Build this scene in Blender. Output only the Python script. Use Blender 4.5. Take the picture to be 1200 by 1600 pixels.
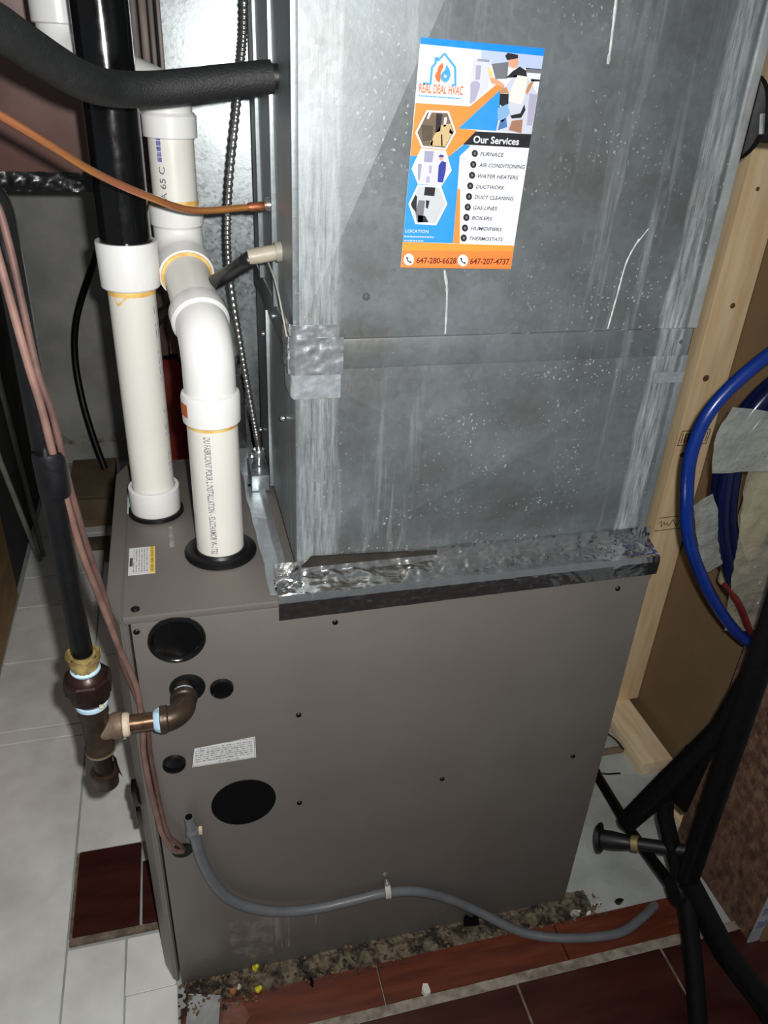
import bpy, bmesh, math, random
from mathutils import Vector, Matrix, noise
random.seed(7)
for o in list(bpy.data.objects): bpy.data.objects.remove(o, do_unlink=True)
S = bpy.context.scene
COL = S.collection

# ------------------------------------------------------------- camera
CAM = Vector((0.0973, -0.8426, 1.4692)); YAW, PITCH, ROLL, FPX = 0.2790, 0.5238, 0.0562, 1217.8
fw = Vector((math.sin(YAW)*math.cos(PITCH), math.cos(YAW)*math.cos(PITCH), -math.sin(PITCH)))
r0 = Vector((math.cos(YAW), -math.sin(YAW), 0)); u0 = r0.cross(fw)
rt = r0*math.cos(ROLL) + u0*math.sin(ROLL); up = -r0*math.sin(ROLL) + u0*math.cos(ROLL)
cd = bpy.data.cameras.new('camera'); cam = bpy.data.objects.new('camera', cd); COL.objects.link(cam)
cam.matrix_world = Matrix(((rt.x, up.x, -fw.x, CAM.x), (rt.y, up.y, -fw.y, CAM.y), (rt.z, up.z, -fw.z, CAM.z), (0, 0, 0, 1)))
cd.sensor_fit = 'AUTO'; cd.sensor_width = 36.0; cd.lens = 36.0*FPX/1600; cd.clip_start = 0.01
S.camera = cam
# ------------------------------------------------------------- world, flash, exposure
W = bpy.data.worlds.new('World'); S.world = W; W.use_nodes = True
bg = W.node_tree.nodes['Background']; bg.inputs[0].default_value = (0.86, 0.93, 1, 1); bg.inputs[1].default_value = 0.17
fl = bpy.data.lights.new('phone_flash', 'SPOT'); fl.energy = 64; fl.shadow_soft_size = 0.008; fl.color = (1, 0.985, 0.96)
fl.spot_size = math.radians(150); fl.spot_blend = 1.0
flo = bpy.data.objects.new('phone_flash', fl); COL.objects.link(flo)
fpos = CAM + rt*0.026 + up*0.022
fdir = (fw + up*0.05 - rt*0.28).normalized()
flo.rotation_euler = fdir.to_track_quat('-Z', 'Y').to_euler(); flo.location = fpos
S.view_settings.view_transform = 'Standard'; S.view_settings.look = 'None'; S.view_settings.gamma = 1
S.view_settings.use_curve_mapping = False; S.view_settings.exposure = 0.0

# ------------------------------------------------------------- materials
def srgb(r, g, b):
    f = lambda c: (c/255/12.92) if c/255 <= 0.04045 else ((c/255+0.055)/1.055)**2.4
    return (f(r), f(g), f(b), 1)
MATS = {}
class NT:
    def __init__(s, name):
        s.m = bpy.data.materials.new(name); s.m.use_nodes = True; s.t = s.m.node_tree; s.b = s.t.nodes['Principled BSDF']
        s.co = s.t.nodes.new('ShaderNodeTexCoord').outputs['Object']
    def n(s, typ, **kw):
        x = s.t.nodes.new(typ)
        for k, v in kw.items():
            if k.startswith('i_'):
                key = k[2:]; key = int(key) if key.isdigit() else key.replace('_', ' ')
                if hasattr(v, 'is_linked') or isinstance(v, bpy.types.NodeSocket): s.t.links.new(v, x.inputs[key])
                else: x.inputs[key].default_value = v
            else: setattr(x, k, v)
        return x
    def link(s, a, b): s.t.links.new(a, b)
    def math(s, op, a, b=0.0, c=None):
        x = s.n('ShaderNodeMath', operation=op); 
        for i, v in enumerate((a, b) if c is None else (a, b, c)):
            if isinstance(v, bpy.types.NodeSocket): s.link(v, x.inputs[i])
            else: x.inputs[i].default_value = v
        return x.outputs[0]
    def map(s, scale, loc=(0, 0, 0)):
        return s.n('ShaderNodeMapping', i_Vector=s.co, i_Scale=scale, i_Location=loc).outputs[0]
    def noise(s, scale, vec=None, detail=4, rough=0.55):
        return s.n('ShaderNodeTexNoise', i_Vector=vec or s.co, i_Scale=scale, i_Detail=detail, i_Roughness=rough).outputs['Fac']
    def ramp(s, fac, lo, hi, a=0.0, b=1.0):
        x = s.n('ShaderNodeMapRange', i_0=fac, i_1=lo, i_2=hi, i_3=a, i_4=b); x.clamp = True; return x.outputs[0]
    def mix(s, fac, a, b):
        x = s.n('ShaderNodeMix', data_type='RGBA')
        for i, v in ((0, fac), (6, a), (7, b)):
            if isinstance(v, bpy.types.NodeSocket): s.link(v, x.inputs[i])
            else: x.inputs[i].default_value = v
        return x.outputs[2]
    def bump(s, h, strength=0.3, dist=0.002):
        s.link(s.n('ShaderNodeBump', i_Height=h, i_Strength=strength, i_Distance=dist).outputs[0], s.b.inputs['Normal'])
    def set(s, **kw):
        for k, v in kw.items():
            i = s.b.inputs[k.replace('_', ' ')]
            if isinstance(v, bpy.types.NodeSocket): s.link(v, i)
            else: i.default_value = v

def M(name, rgb, rough=0.5, metal=0.0, var=0.12, scale=30, bump=0.0, bscale=None, rgb2=None, lo=0.35, hi=0.65, spec=0.5, stretch=None):
    if name in MATS: return MATS[name]
    t = NT(name); c = srgb(*rgb)
    v = t.map(stretch) if stretch else None
    f = t.ramp(t.noise(scale, v), lo, hi)
    c2 = srgb(*rgb2) if rgb2 else tuple(x*(1-var*2) for x in c[:3])+(1,)
    t.set(Base_Color=t.mix(f, c, c2), Metallic=metal, Roughness=t.ramp(t.noise(scale*2.3, v), 0.3, 0.7, max(rough-0.07, 0.02), min(rough+0.07, 1)))
    t.b.inputs['Specular IOR Level'].default_value = spec
    if bump: t.bump(t.noise(bscale or scale*4, v), bump, 0.002)
    MATS[name] = t.m; return t.m

def galv(name, base=(150, 158, 160), streaks=0.5, strips=None, specks=0.5, rough=0.36, metal=0.75, spangle=60, spc=0.06, dirt=0.0):
    if name in MATS: return MATS[name]
    t = NT(name)
    vo = t.n('ShaderNodeTexVoronoi', i_Vector=t.co, i_Scale=spangle)
    bw = t.n('ShaderNodeRGBToBW', i_0=vo.outputs['Color']).outputs[0]
    sp = t.ramp(bw, 0.1, 0.9, 1-spc, 1+spc*0.6)
    pat = t.ramp(t.noise(7, None, 5, 0.6), 0.3, 0.7, 0.74, 1.12)
    sc = t.math('MULTIPLY', sp, pat)
    col = t.n('ShaderNodeMix', data_type='RGBA', blend_type='MULTIPLY', i_0=1.0)
    col.inputs[6].default_value = srgb(*base)
    cmb = t.n('ShaderNodeCombineColor', i_0=sc, i_1=sc, i_2=sc); t.link(cmb.outputs[0], col.inputs[7])
    c = col.outputs[2]
    if dirt: c = t.mix(t.math('MULTIPLY', t.ramp(t.noise(5.5, t.map((1, 1, 1.2), (1.3, 0, 4.1)), 5, 0.6), 0.42, 0.66), dirt), c, srgb(74, 68, 60))
    # powdery white zinc streaks running down the sheet
    st = t.ramp(t.noise(1.0, t.map((55, 55, 3.2)), 6, 0.65), 0.54, 0.74)
    big = t.ramp(t.noise(3.0, t.map((1, 1, .6), (3, 1, 2))), 0.42, 0.62)
    wm = t.math('MULTIPLY', t.math('MULTIPLY', st, big), streaks)
    if strips:
        sx = t.n('ShaderNodeSeparateXYZ', i_0=t.co).outputs[0]
        wob = t.math('MULTIPLY', t.math('SUBTRACT', t.noise(1.0, t.map((25, 25, 9))), 0.5), 0.022)
        gr = t.ramp(t.noise(1.0, t.map((190, 190, 14)), 8, 0.75), 0.38, 0.66, 0.05, 0.9)
        for x0, hw, k in strips:
            d = t.math('ABSOLUTE', t.math('SUBTRACT', t.math('ADD', sx, wob), x0))
            wm = t.math('MAXIMUM', wm, t.math('MULTIPLY', t.math('MULTIPLY', t.ramp(d, hw*0.75, hw, 1.0, 0.0), gr), k))
    wn = t.n('ShaderNodeTexNoise', i_Vector=t.co, i_Scale=130.0, i_Detail=3.0)
    wv = t.n('ShaderNodeVectorMath', operation='MULTIPLY_ADD'); t.link(wn.outputs['Color'], wv.inputs[0]); wv.inputs[1].default_value = (0.008, 0.008, 0.012); t.link(t.co, wv.inputs[2])
    vd = t.n('ShaderNodeTexVoronoi', i_Vector=wv.outputs[0], i_Scale=170)
    dr = t.n('ShaderNodeRGBToBW', i_0=vd.outputs['Color']).outputs[0]
    dot = t.math('MULTIPLY', t.math('LESS_THAN', vd.outputs['Distance'], t.math('MULTIPLY', dr, 0.30)), t.math('GREATER_THAN', dr, 0.55))
    dpat = t.ramp(t.noise(6.0, t.map((1, 1, 1), (7, 2, 5))), 0.44, 0.62)
    wm = t.math('MAXIMUM', wm, t.math('MULTIPLY', t.math('MULTIPLY', dot, dpat), specks))
    c = t.mix(wm, c, srgb(206, 214, 214))
    t.set(Base_Color=c, Metallic=t.math('MULTIPLY', t.math('SUBTRACT', 1.0, wm), metal),
          Roughness=t.math('ADD', t.math('MULTIPLY', wm, 0.3), t.ramp(bw, 0, 1, rough-spc*0.5, rough+spc*0.5)))
    t.bump(t.math('ADD', t.noise(160), wm), 0.12, 0.001)
    MATS[name] = t.m; return t.m

# ------------------------------------------------------------- builders (vertices in world space)
def thing(name, label, cat, loc=(0, 0, 0), group=None):
    o = bpy.data.objects.new(name, None); COL.objects.link(o); o.location = loc; o.empty_display_size = 0.05
    o['label'] = label; o['category'] = cat
    if group: o['group'] = group
    return o
def wloc(p):
    return p.location if p.type == 'EMPTY' else Vector((0, 0, 0))
def fin(name, me, mat, parent=None, smooth=None, tag=None):
    if isinstance(mat, (list, tuple)):
        for m in mat: me.materials.append(m)
    elif mat: me.materials.append(mat)
    if smooth is not None:
        me.shade_smooth(); me.set_sharp_from_angle(angle=math.radians(smooth))
    o = bpy.data.objects.new(name, me); COL.objects.link(o)
    if parent:
        o.parent = parent; o.matrix_parent_inverse = Matrix.Translation(wloc(parent)).inverted()
    if tag:
        o['label'], o['category'] = tag[0], tag[1]
        if len(tag) > 2 and tag[2]: o['group'] = tag[2]
    return o
def struct(o): o['kind'] = 'structure'; return o
def mesh(name, vs, fs, mat, parent=None, smooth=None, tag=None):
    me = bpy.data.meshes.new(name); me.from_pydata([tuple(v) for v in vs], [], fs); me.update()
    return fin(name, me, mat, parent, smooth, tag)
def box(name, lo, hi, mat, parent=None, bevel=0.0, tag=None, rot=None, jit=0.0, seg=2):
    bm = bmesh.new(); bmesh.ops.create_cube(bm, size=1)
    lo, hi = Vector(lo), Vector(hi); c = (lo+hi)/2; d = hi-lo
    for v in bm.verts:
        v.co = Vector((v.co.x*d.x, v.co.y*d.y, v.co.z*d.z)) + Vector([random.uniform(-jit, jit) for _ in range(3)])
    if bevel: bmesh.ops.bevel(bm, geom=bm.edges[:], offset=bevel, segments=seg, affect='EDGES', profile=0.6)
    R = rot.to_matrix() if rot is not None else None
    for v in bm.verts: v.co = (R @ v.co if R else v.co) + c
    me = bpy.data.meshes.new(name); bm.to_mesh(me); bm.free()
    return fin(name, me, mat, parent, 40 if bevel else None, tag)
def prism(name, pts, axis, a, b, mat, parent=None, bevel=0.0, tag=None):
    """pts 2-D polygon extruded along axis ('x','y','z') from a to b"""
    def P(p, h): return {'x': (h, p[0], p[1]), 'y': (p[0], h, p[1]), 'z': (p[0], p[1], h)}[axis]
    bm = bmesh.new(); A = [bm.verts.new(P(p, a)) for p in pts]; B = [bm.verts.new(P(p, b)) for p in pts]; n = len(pts)
    bm.faces.new(A); bm.faces.new(B[::-1])
    for i in range(n): bm.faces.new((A[i], B[i], B[(i+1) % n], A[(i+1) % n]))
    bmesh.ops.recalc_face_normals(bm, faces=bm.faces[:])
    if bevel: bmesh.ops.bevel(bm, geom=bm.edges[:], offset=bevel, segments=2, affect='EDGES')
    me = bpy.data.meshes.new(name); bm.to_mesh(me); bm.free()
    return fin(name, me, mat, parent, 40 if bevel else None, tag)
def spline(pts, n=10, closed=False):
    pts = [Vector(p) for p in pts]; out = []; N = len(pts)
    for i in range(N if closed else N-1):
        g = (lambda k: pts[k % N]) if closed else (lambda k: pts[min(max(k, 0), N-1)])
        p0, p1, p2, p3 = g(i-1), g(i), g(i+1), g(i+2)
        if not closed:
            if i == 0: p0 = p1*2-p2
            if i == N-2: p3 = p2*2-p1
        for j in range(n):
            t = j/n
            out.append(0.5*((2*p1)+(p2-p0)*t+(2*p0-5*p1+4*p2-p3)*t*t+(3*p1-p0-3*p2+p3)*t**3))
    if not closed: out.append(pts[-1])
    return out
def sweep(name, path, rad, mat, parent=None, seg=14, caps=True, tag=None, sharp=35, closed=False, bore=None, flat=None):
    path = [Vector(p) for p in path]; n = len(path)
    rr = rad if isinstance(rad, (list, tuple)) else [rad]*n
    vs, fs = [], []
    def tan(i):
        if closed: d = path[(i+1) % n]-path[i-1]
        else: d = path[min(i+1, n-1)]-path[max(i-1, 0)]
        k = 1
        while d.length < 1e-9: d = path[min(i+1+k, n-1)]-path[max(i-1-k, 0)]; k += 1
        return d.normalized()
    T = tan(0); N = T.orthogonal().normalized()
    if abs(T.z) < 0.9: N = (Vector((0, 0, 1)) - T*T.z).normalized()
    for i in range(n):
        T2 = tan(i); ax = T.cross(T2)
        if ax.length > 1e-7: N = Matrix.Rotation(T.angle(T2), 3, ax.normalized()) @ N
        N = (N-T2*N.dot(T2)).normalized(); B = T2.cross(N); T = T2
        for j in range(seg):
            a = 2*math.pi*(j+0.5)/seg; ca, sa = math.cos(a), math.sin(a)
            if flat: ca *= flat
            vs.append(path[i] + (N*ca + B*sa)*rr[i])
    for i in range(n if closed else n-1):
        for j in range(seg):
            a, b = i*seg+j, i*seg+(j+1) % seg; k = ((i+1) % n)*seg
            fs.append((a, b, k+(j+1) % seg, k+j))
    if caps and not closed:
        fs.append(tuple(range(seg))[::-1]); fs.append(tuple((n-1)*seg+j for j in range(seg)))
    return mesh(name, vs, fs, mat, parent, sharp, tag)
def lathe(name, org, axis, prof, mat, parent=None, seg=32, tag=None, sharp=35):
    """prof = [(height, radius)...] along axis from org"""
    ax = Vector(axis).normalized(); org = Vector(org)
    path = [org+ax*h for h, r in prof]
    N = ax.orthogonal().normalized(); B = ax.cross(N); vs, fs = [], []
    for (h, r), c in zip(prof, path):
        for j in range(seg):
            a = 2*math.pi*(j+0.5)/seg; vs.append(c + (N*math.cos(a)+B*math.sin(a))*max(r, 1e-5))
    for i in range(len(prof)-1):
        for j in range(seg):
            a, b = i*seg+j, i*seg+(j+1) % seg; fs.append((a, b, b+seg, a+seg))
    fs.append(tuple(range(seg))[::-1]); fs.append(tuple((len(prof)-1)*seg+j for j in range(seg)))
    return mesh(name, vs, fs, mat, parent, sharp, tag)
def arc(c, a, b, n=12):
    """quarter bend: from c+a to c+b about centre c (a, b perpendicular vectors)"""
    c, a, b = Vector(c), Vector(a), Vector(b)
    return [c + a*math.cos(t) + b*math.sin(t) for t in [math.pi/2*i/n for i in range(n+1)]]
def grid(name, f, nu, nv, mat, parent=None, thick=0.0, smooth=60, tag=None):
    vs = [Vector(f(i/nu, j/nv)) for i in range(nu+1) for j in range(nv+1)]
    fs = [(i*(nv+1)+j, (i+1)*(nv+1)+j, (i+1)*(nv+1)+j+1, i*(nv+1)+j+1) for i in range(nu) for j in range(nv)]
    if thick:
        me = bpy.data.meshes.new(name); me.from_pydata([tuple(v) for v in vs], [], fs); me.update()
        n = len(vs); nor = [v.normal.copy() for v in me.vertices]; bpy.data.meshes.remove(me)
        vs += [vs[i]-nor[i]*thick for i in range(n)]
        fs2 = [tuple(q+n for q in f_[::-1]) for f_ in fs]
        rim = [(i, 0) for i in range(nu)] ; fs = fs + fs2
        A = lambda i, j: i*(nv+1)+j
        for i in range(nu):
            fs.append((A(i, 0), A(i, 0)+n, A(i+1, 0)+n, A(i+1, 0))); fs.append((A(i, nv), A(i+1, nv), A(i+1, nv)+n, A(i, nv)+n))
        for j in range(nv):
            fs.append((A(0, j), A(0, j+1), A(0, j+1)+n, A(0, j)+n)); fs.append((A(nu, j), A(nu, j)+n, A(nu, j+1)+n, A(nu, j+1)))
    return mesh(name, vs, fs, mat, parent, smooth, tag)
def crump(p, s=1.0, seed=0.0):
    p = Vector(p)+Vector((seed, seed*1.7, -seed))
    a = noise.noise(p*38*s); b = noise.noise(p*90*s+Vector((5, 1, 2))); c = noise.noise(p*210*s)
    return (1-2*abs(a))*0.6 + (1-2*abs(b))*0.3 + c*0.15
def text_faces(s, size=1.0, shear=0.0, bold=0.0):
    """triangles of a line of lettering: (verts 2-D, faces), normalised to width 1 and cap height 1"""
    cu = bpy.data.curves.new('lettering', 'FONT'); cu.body = s; cu.size = 1; cu.shear = shear; cu.offset = bold; cu.resolution_u = 3
    ob = bpy.data.objects.new('lettering', cu); COL.objects.link(ob)
    dg = bpy.context.evaluated_depsgraph_get(); me = bpy.data.meshes.new_from_object(ob.evaluated_get(dg))
    vs = [(v.co.x, v.co.y) for v in me.vertices]; fs = [tuple(p.vertices) for p in me.polygons]
    bpy.data.objects.remove(ob); bpy.data.meshes.remove(me); bpy.data.curves.remove(cu)
    x0 = min(v[0] for v in vs); x1 = max(v[0] for v in vs)
    return [((v[0]-x0)/(x1-x0), v[1]/0.70) for v in vs], fs
# ============================================================= SETTING
FW, FD, FH = 0.768, 0.447, 0.84
m_conc = M('concrete_floor', (178, 182, 178), 0.85, scale=9, var=0.16, bump=0.3, bscale=160)
m_wall = M('concrete_wall', (190, 190, 184), 0.9, scale=6, var=0.16, bump=0.35, bscale=120)
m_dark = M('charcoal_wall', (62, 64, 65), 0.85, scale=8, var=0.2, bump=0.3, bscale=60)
m_tile = M('pale_tile', (232, 232, 227), 0.6, scale=7, rgb2=(204, 202, 195), lo=0.4, hi=0.72, bump=0.12, bscale=220)
m_red = M('oxblood_tile', (66, 33, 28), 0.22, scale=4, rgb2=(50, 24, 20), stretch=(1, 6, 1))
m_brown = M('brown_tile', (104, 52, 35), 0.3, scale=6, rgb2=(80, 39, 27), stretch=(1, 8, 1), bump=0.05)
m_grout = M('grout', (132, 116, 98), 0.95, scale=60, rgb2=(92, 80, 66), bump=0.6, bscale=150)
m_kraft = M('brown_board', (132, 108, 78), 0.9, scale=5, var=0.08, bump=0.15, bscale=200)
m_lumber = M('spruce_lumber', (236, 212, 172), 0.75, scale=9, rgb2=(220, 190, 146), stretch=(6, 6, 0.6), bump=0.12, bscale=40)
m_lumber2 = M('spruce_plate', (236, 216, 182), 0.8, scale=9, rgb2=(214, 188, 150), stretch=(6, 0.7, 6), bump=0.12, bscale=40)

floor = struct(mesh('floor', [(-1.2, -1.4, 0), (1.8, -1.4, 0), (1.8, 2.3, 0), (-1.2, 2.3, 0), (-1.2, -1.4, -0.05), (1.8, -1.4, -0.05), (1.8, 2.3, -0.05), (-1.2, 2.3, -0.05)],
    [(0, 1, 2, 3), (7, 6, 5, 4), (0, 4, 5, 1), (1, 5, 6, 2), (2, 6, 7, 3), (3, 7, 4, 0)], m_conc))
wall_back = struct(box('wall_back', (-1.2, 2.2, 0), (1.8, 2.3, 2.4), m_wall))
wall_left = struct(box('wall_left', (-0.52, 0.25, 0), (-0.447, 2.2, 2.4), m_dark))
wall_right = struct(box('wall_right', (1.205, -0.05, 0.0), (1.225, 2.2, 2.4), m_kraft))

# pale floor tiles left of the furnace, each its own tile
def tile(name, x0, x1, y0, y1, z, mat, thick=0.006, jit=0.0012):
    j = lambda: random.uniform(-jit, jit)
    return prism(name, [(x0+j(), y0+j()), (x1+j(), y0+j()), (x1+j(), y1+j()), (x0+j(), y1+j())], 'z', z-thick, z, mat, floor, bevel=0.0012)
g = 0.0022
ys1 = [-0.55, 0.662, 0.704, 0.965, 1.22, 1.378, 1.62, 1.9]
for a, b in zip(ys1, ys1[1:]): tile('tile', -0.432, -0.199, a+g, b-g, 0.006, m_tile)
for a, b in ((0.322, 0.655), (0.658, 0.704), (0.704, 0.955), (0.955, 1.215), (1.215, 1.376), (1.378, 1.6), (1.6, 1.9)): tile('tile', -0.194, -0.027, a+g, b-g, 0.006, m_tile)
for x0, x1 in ((-0.93, -0.682), (-0.680, -0.434)): tile('tile', x0, x1, -0.55, 0.24, 0.006, m_tile)
tile('tile', -0.194, -0.093, -0.55, 0.108, 0.006, m_tile)
tile('tile', -0.089, -0.0, -0.55, 0.0, 0.006, m_tile)
tile('tile', -0.089, -0.003, 0.002, 0.108, 0.006, m_tile)
# darker ceramic tiles
tile('ceramic_tile', -0.188, -0.066, 0.130, 0.315, 0.012, m_red, 0.012)
tile('ceramic_tile', -0.061, -0.026, 0.130, 0.268, 0.012, m_red, 0.012)
o = tile('mortar_bed', -0.193, -0.024, 0.116, 0.1295, 0.0085, m_grout, 0.0085); 
tile('mortar_bed', -0.1945, -0.189, 0.13, 0.318, 0.008, m_grout, 0.008)
xs = [0.004, 0.36, 0.72, 1.02]
for a, b in zip(xs, xs[1:]): tile('ceramic_tile', a+0.0012, b-0.0012, -0.121, -0.046, 0.012, m_brown, 0.012, 0.0004)
for a, b in ((0.004, 0.302), (0.306, 0.602), (0.606, 0.902), (0.906, 1.2)):
    for c, d in ((-0.435, -0.139), (-0.735, -0.439), (-1.035, -0.739), (-1.335, -1.039)): tile('ceramic_tile', a, b, c, d, 0.012, m_red, 0.012, 0.0006)  # rows out of view are added so the foil reflects dark floor
def groutf(u, v):
    x = 0.0+1.1*u; y = -0.139+0.018*v
    return (x, y, 0.0118 + 0.0018*noise.noise(Vector((x*60, y*90, 0))) + (0.0015 if 0.6 < x < 0.95 else 0))
grid('grout_line', groutf, 160, 6, M('pale_grout', (150, 140, 126), 0.9, scale=50, rgb2=(110, 100, 88), bump=0.5, bscale=120), floor)
for xg in (0.304, 0.604, 0.904): box('grout_line', (xg-0.002, -0.735, 0.0), (xg+0.002, -0.139, 0.0112), m_grout, floor)
# broken mortar edge between furnace and brown tiles
def mort(u, v):
    x = 0.015+0.80*u; y = -0.044+0.055*v
    return (x, y, 0.004 + 0.008*abs(noise.noise(Vector((x*45, y*45, 3)))) + 0.005*noise.noise(Vector((x*130, y*130, 1))) + (0.004*(1-abs(2*v-1))))
mo = grid('mortar_crumbs', mort, 300, 22, M('mortar_rubble', (112, 100, 82), 0.95, scale=38, rgb2=(34, 28, 22), lo=0.4, hi=0.6, bump=0.8, bscale=190), floor, smooth=30); mo['kind'] = 'stuff'
vs, fs = [], []
for k in range(420):
    x = random.uniform(0.0, 0.84)**1.0; y = random.uniform(-0.055, -0.003); s = random.uniform(0.0015, 0.0055)
    if random.random() < 0.35: x = random.uniform(0.005, 0.14); y = random.uniform(-0.065, -0.004)
    R = Matrix.Rotation(random.uniform(0, 6), 3, Vector((random.random(), random.random(), 0.3)).normalized()); b = len(vs)
    for v in ((1, 0, 0), (-1, 0.1, 0), (0, 1, 0), (0.1, -1, 0), (0, 0, 0.7), (0, 0, -0.7)): vs.append(R @ (Vector(v)*s*random.uniform(0.7, 1.3)) + Vector((x, y, 0.0135+s*0.3)))
    fs += [(b+i, b+j, b+k2) for i, j, k2 in ((0, 2, 4), (2, 1, 4), (1, 3, 4), (3, 0, 4), (2, 0, 5), (1, 2, 5), (3, 1, 5), (0, 3, 5))]
cr = mesh('loose_rubble', vs, fs, M('rubble_bits', (112, 92, 68), 0.95, scale=55, rgb2=(44, 32, 24), lo=0.42, hi=0.58), floor); cr['kind'] = 'stuff'

# timber of the right wall
st = thing('wall_stud', 'upright pale lumber stud with black grade stamps, right of the duct', 'stud', (1.16, 0.49, 0.038))
box('post', (1.118, 0.470, 0.038), (1.203, 0.508, 2.4), m_lumber, st, 0.002)
m_knot = M('wood_knot', (92, 58, 34), 0.8, scale=80, rgb2=(120, 82, 50))
for x, z, a, b in ((1.165, 1.085, 0.007, 0.014), (1.148, 0.935, 0.009, 0.005), (1.14, 0.76, 0.007, 0.004), (1.17, 1.36, 0.006, 0.012), (1.13, 0.41, 0.004, 0.004), (1.15, 1.30, 0.005, 0.009)):
    lathe('knot', (x, 0.4705, z), (0, -1, 0), [(0, a), (0.0006, a*0.8)], m_knot, st, 14).scale = (1, 1, 1)
m_ink = M('stamp_ink', (46, 34, 26), 0.9, scale=90, rgb2=(80, 60, 44), lo=0.5, hi=0.75)
def stamp(zc, seedv, framed):
    rnd = random.Random(seedv); vs, fs = [], []
    def q(x0, z0, x1, z1, w=0.0009):
        d = Vector((x1-x0, 0, z1-z0)); n = Vector((-d.z, 0, d.x)).normalized()*w; b = len(vs)
        for p, s in ((Vector((x0, 0, z0)), 1), (Vector((x1, 0, z1)), 1), (Vector((x1, 0, z1)), -1), (Vector((x0, 0, z0)), -1)):
            v = p+n*s; vs.append((1.16+v.x, 0.4694, zc+v.z))
        fs.append((b, b+1, b+2, b+3))
    q(-0.036, 0.017, 0.034, 0.018); q(-0.04, -0.017, 0.032, -0.016)
    if framed:
        q(-0.038, -0.017, -0.036, 0.017); q(0.032, -0.017, 0.034, 0.017); q(0.002, -0.016, 0.003, 0.016)
        for k in range(9): x = -0.032+k*0.0075; q(x, -0.011, x+0.001, 0.012, rnd.uniform(0.0008, 0.002))
    else:
        x = -0.034; z = 0
        for k in range(16):
            x2 = x+rnd.uniform(0.002, 0.006); z2 = rnd.uniform(-0.010, 0.010); q(x, z, x2, z2, 0.0008); x, z = x2, z2
    mesh('grade_stamp', vs, fs, m_ink, st)
stamp(0.800, 1, True); stamp(0.585, 2, False)
box('sill_plate', (1.095, 0.262, 0.0), (1.178, 2.18, 0.038), m_lumber2, None, 0.002, ('flat pale lumber plate lying on the concrete, cut end towards the stand', 'lumber'))
t = thing('wood_offcut', 'small split lumber offcut on the floor behind the black stand', 'lumber', (1.16, 0.14, 0))
box('offcut_block', (1.13, 0.10, 0.0), (1.195, 0.19, 0.036), m_lumber2, t, 0.002, rot=Vector((0, 0, 1)).to_track_quat('Z', 'Y'))
box('offcut_strip', (1.105, 0.05, 0.0), (1.13, 0.20, 0.02), m_lumber, t, 0.0015)
box('floor_lath', (0.96, 0.335, 0.001), (1.093, 0.35, 0.012), M('grey_lath', (130, 112, 92), 0.85, scale=20), None, 0.0015, ('thin weathered wood strip on concrete beside the sill plate', 'wood strip'))

# brown soffit at the back, upper left
m_brownp = M('brown_enamel', (112, 80, 72), 0.32, scale=5, rgb2=(92, 62, 55), bump=0.25, bscale=14)
so = struct(box('trim_1', (-0.446, 0.85, 1.256), (0.060, 1.25, 2.4), m_brownp, None, 0.004))
m_blk_edge = M('black_edge', (20, 18, 18), 0.25, scale=40, bump=0.6, bscale=30)
def edgef(u, v):
    x = -0.446+0.506*u; z = 1.224+0.034*v
    return (x, 0.846+0.005*crump((x, 0, z*2)), z)
grid('lower_edge', edgef, 90, 8, m_blk_edge, so, 0.004)
po = struct(box('trim_2', (0.062, 0.83, 0.9), (0.078, 0.90, 2.4), M('dark_brown_post', (66, 48, 42), 0.45, scale=7, stretch=(4, 4, 0.4)), None, 0.003))
box('post_strip', (0.080, 0.84, 0.9), (0.094, 0.90, 2.4), M('brown_post', (104, 74, 62), 0.45, scale=7, stretch=(4, 4, 0.4)), po, 0.002)
box('post_strip', (0.096, 0.82, 0.9), (0.1065, 0.90, 2.4), M('dark_brown_post', (52, 40, 36), 0.45), po, 0.002)

# ============================================================= FURNACE
m_cab = M('taupe_enamel', (128, 122, 116), 0.5, metal=0.5, scale=3, var=0.03, bump=0.10, bscale=420)
m_cabtop = m_cab
m_blk = M('black_rubber', (13, 13, 14), 0.4, scale=50, var=0.05, spec=0.3)
m_gloss = M('black_plastic', (12, 12, 13), 0.16, scale=50, var=0.05)
m_void = M('black_matt', (7, 7, 8), 0.9, scale=30, var=0.05, spec=0.1)
F = thing('furnace', 'taupe enamelled gas furnace cabinet standing under the galvanized duct', 'furnace', (FW/2, FD/2, 0))
box('side_panel', (0.0085, 0, 0), (FW, FD, FH-0.012), m_cab, F, 0.0022)
# top pan folds over the side like a lid
box('top_panel', (0.0, -0.0012, FH-0.012), (FW+0.0012, FD, FH), m_cabtop, F, 0.0022)
prism('front_door', [(0.0055, 0.0006), (-0.004, 0.004), (-0.02, 0.040), (-0.02, 0.407), (-0.004, 0.443), (0.0055, 0.446)], 'z', 0.012, FH-0.0125, m_cab, F, 0.0025)
prism('door_cap', [(0.0, 0.0006), (-0.006, 0.004), (-0.022, 0.040), (-0.022, 0.407), (-0.006, 0.443), (0.0, 0.446)], 'z', FH-0.012, FH-0.0006, m_cabtop, F, 0.002)
def plug(x, z, r, name='knockout_plug', dish=True, mat=None):
    prof = [(0, r), (0.003, r), (0.0055, r*0.95), (0.0058, r*0.90), (0.0045, r*0.84), (0.0008, r*0.79), (0.0008, 0.0)] if dish else [(0, r), (0.0015, r*0.98), (0.0018, 0)]
    return lathe(name, (x, 0, z), (0, -1, 0), prof, mat or m_gloss, F, 40)
plug(0.064, 0.795, 0.0375); plug(0.117, 0.700, 0.0165); plug(0.0415, 0.567, 0.0168)
plug(0.138, 0.458, 0.050, 'access_cover', False, m_void)
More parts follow.
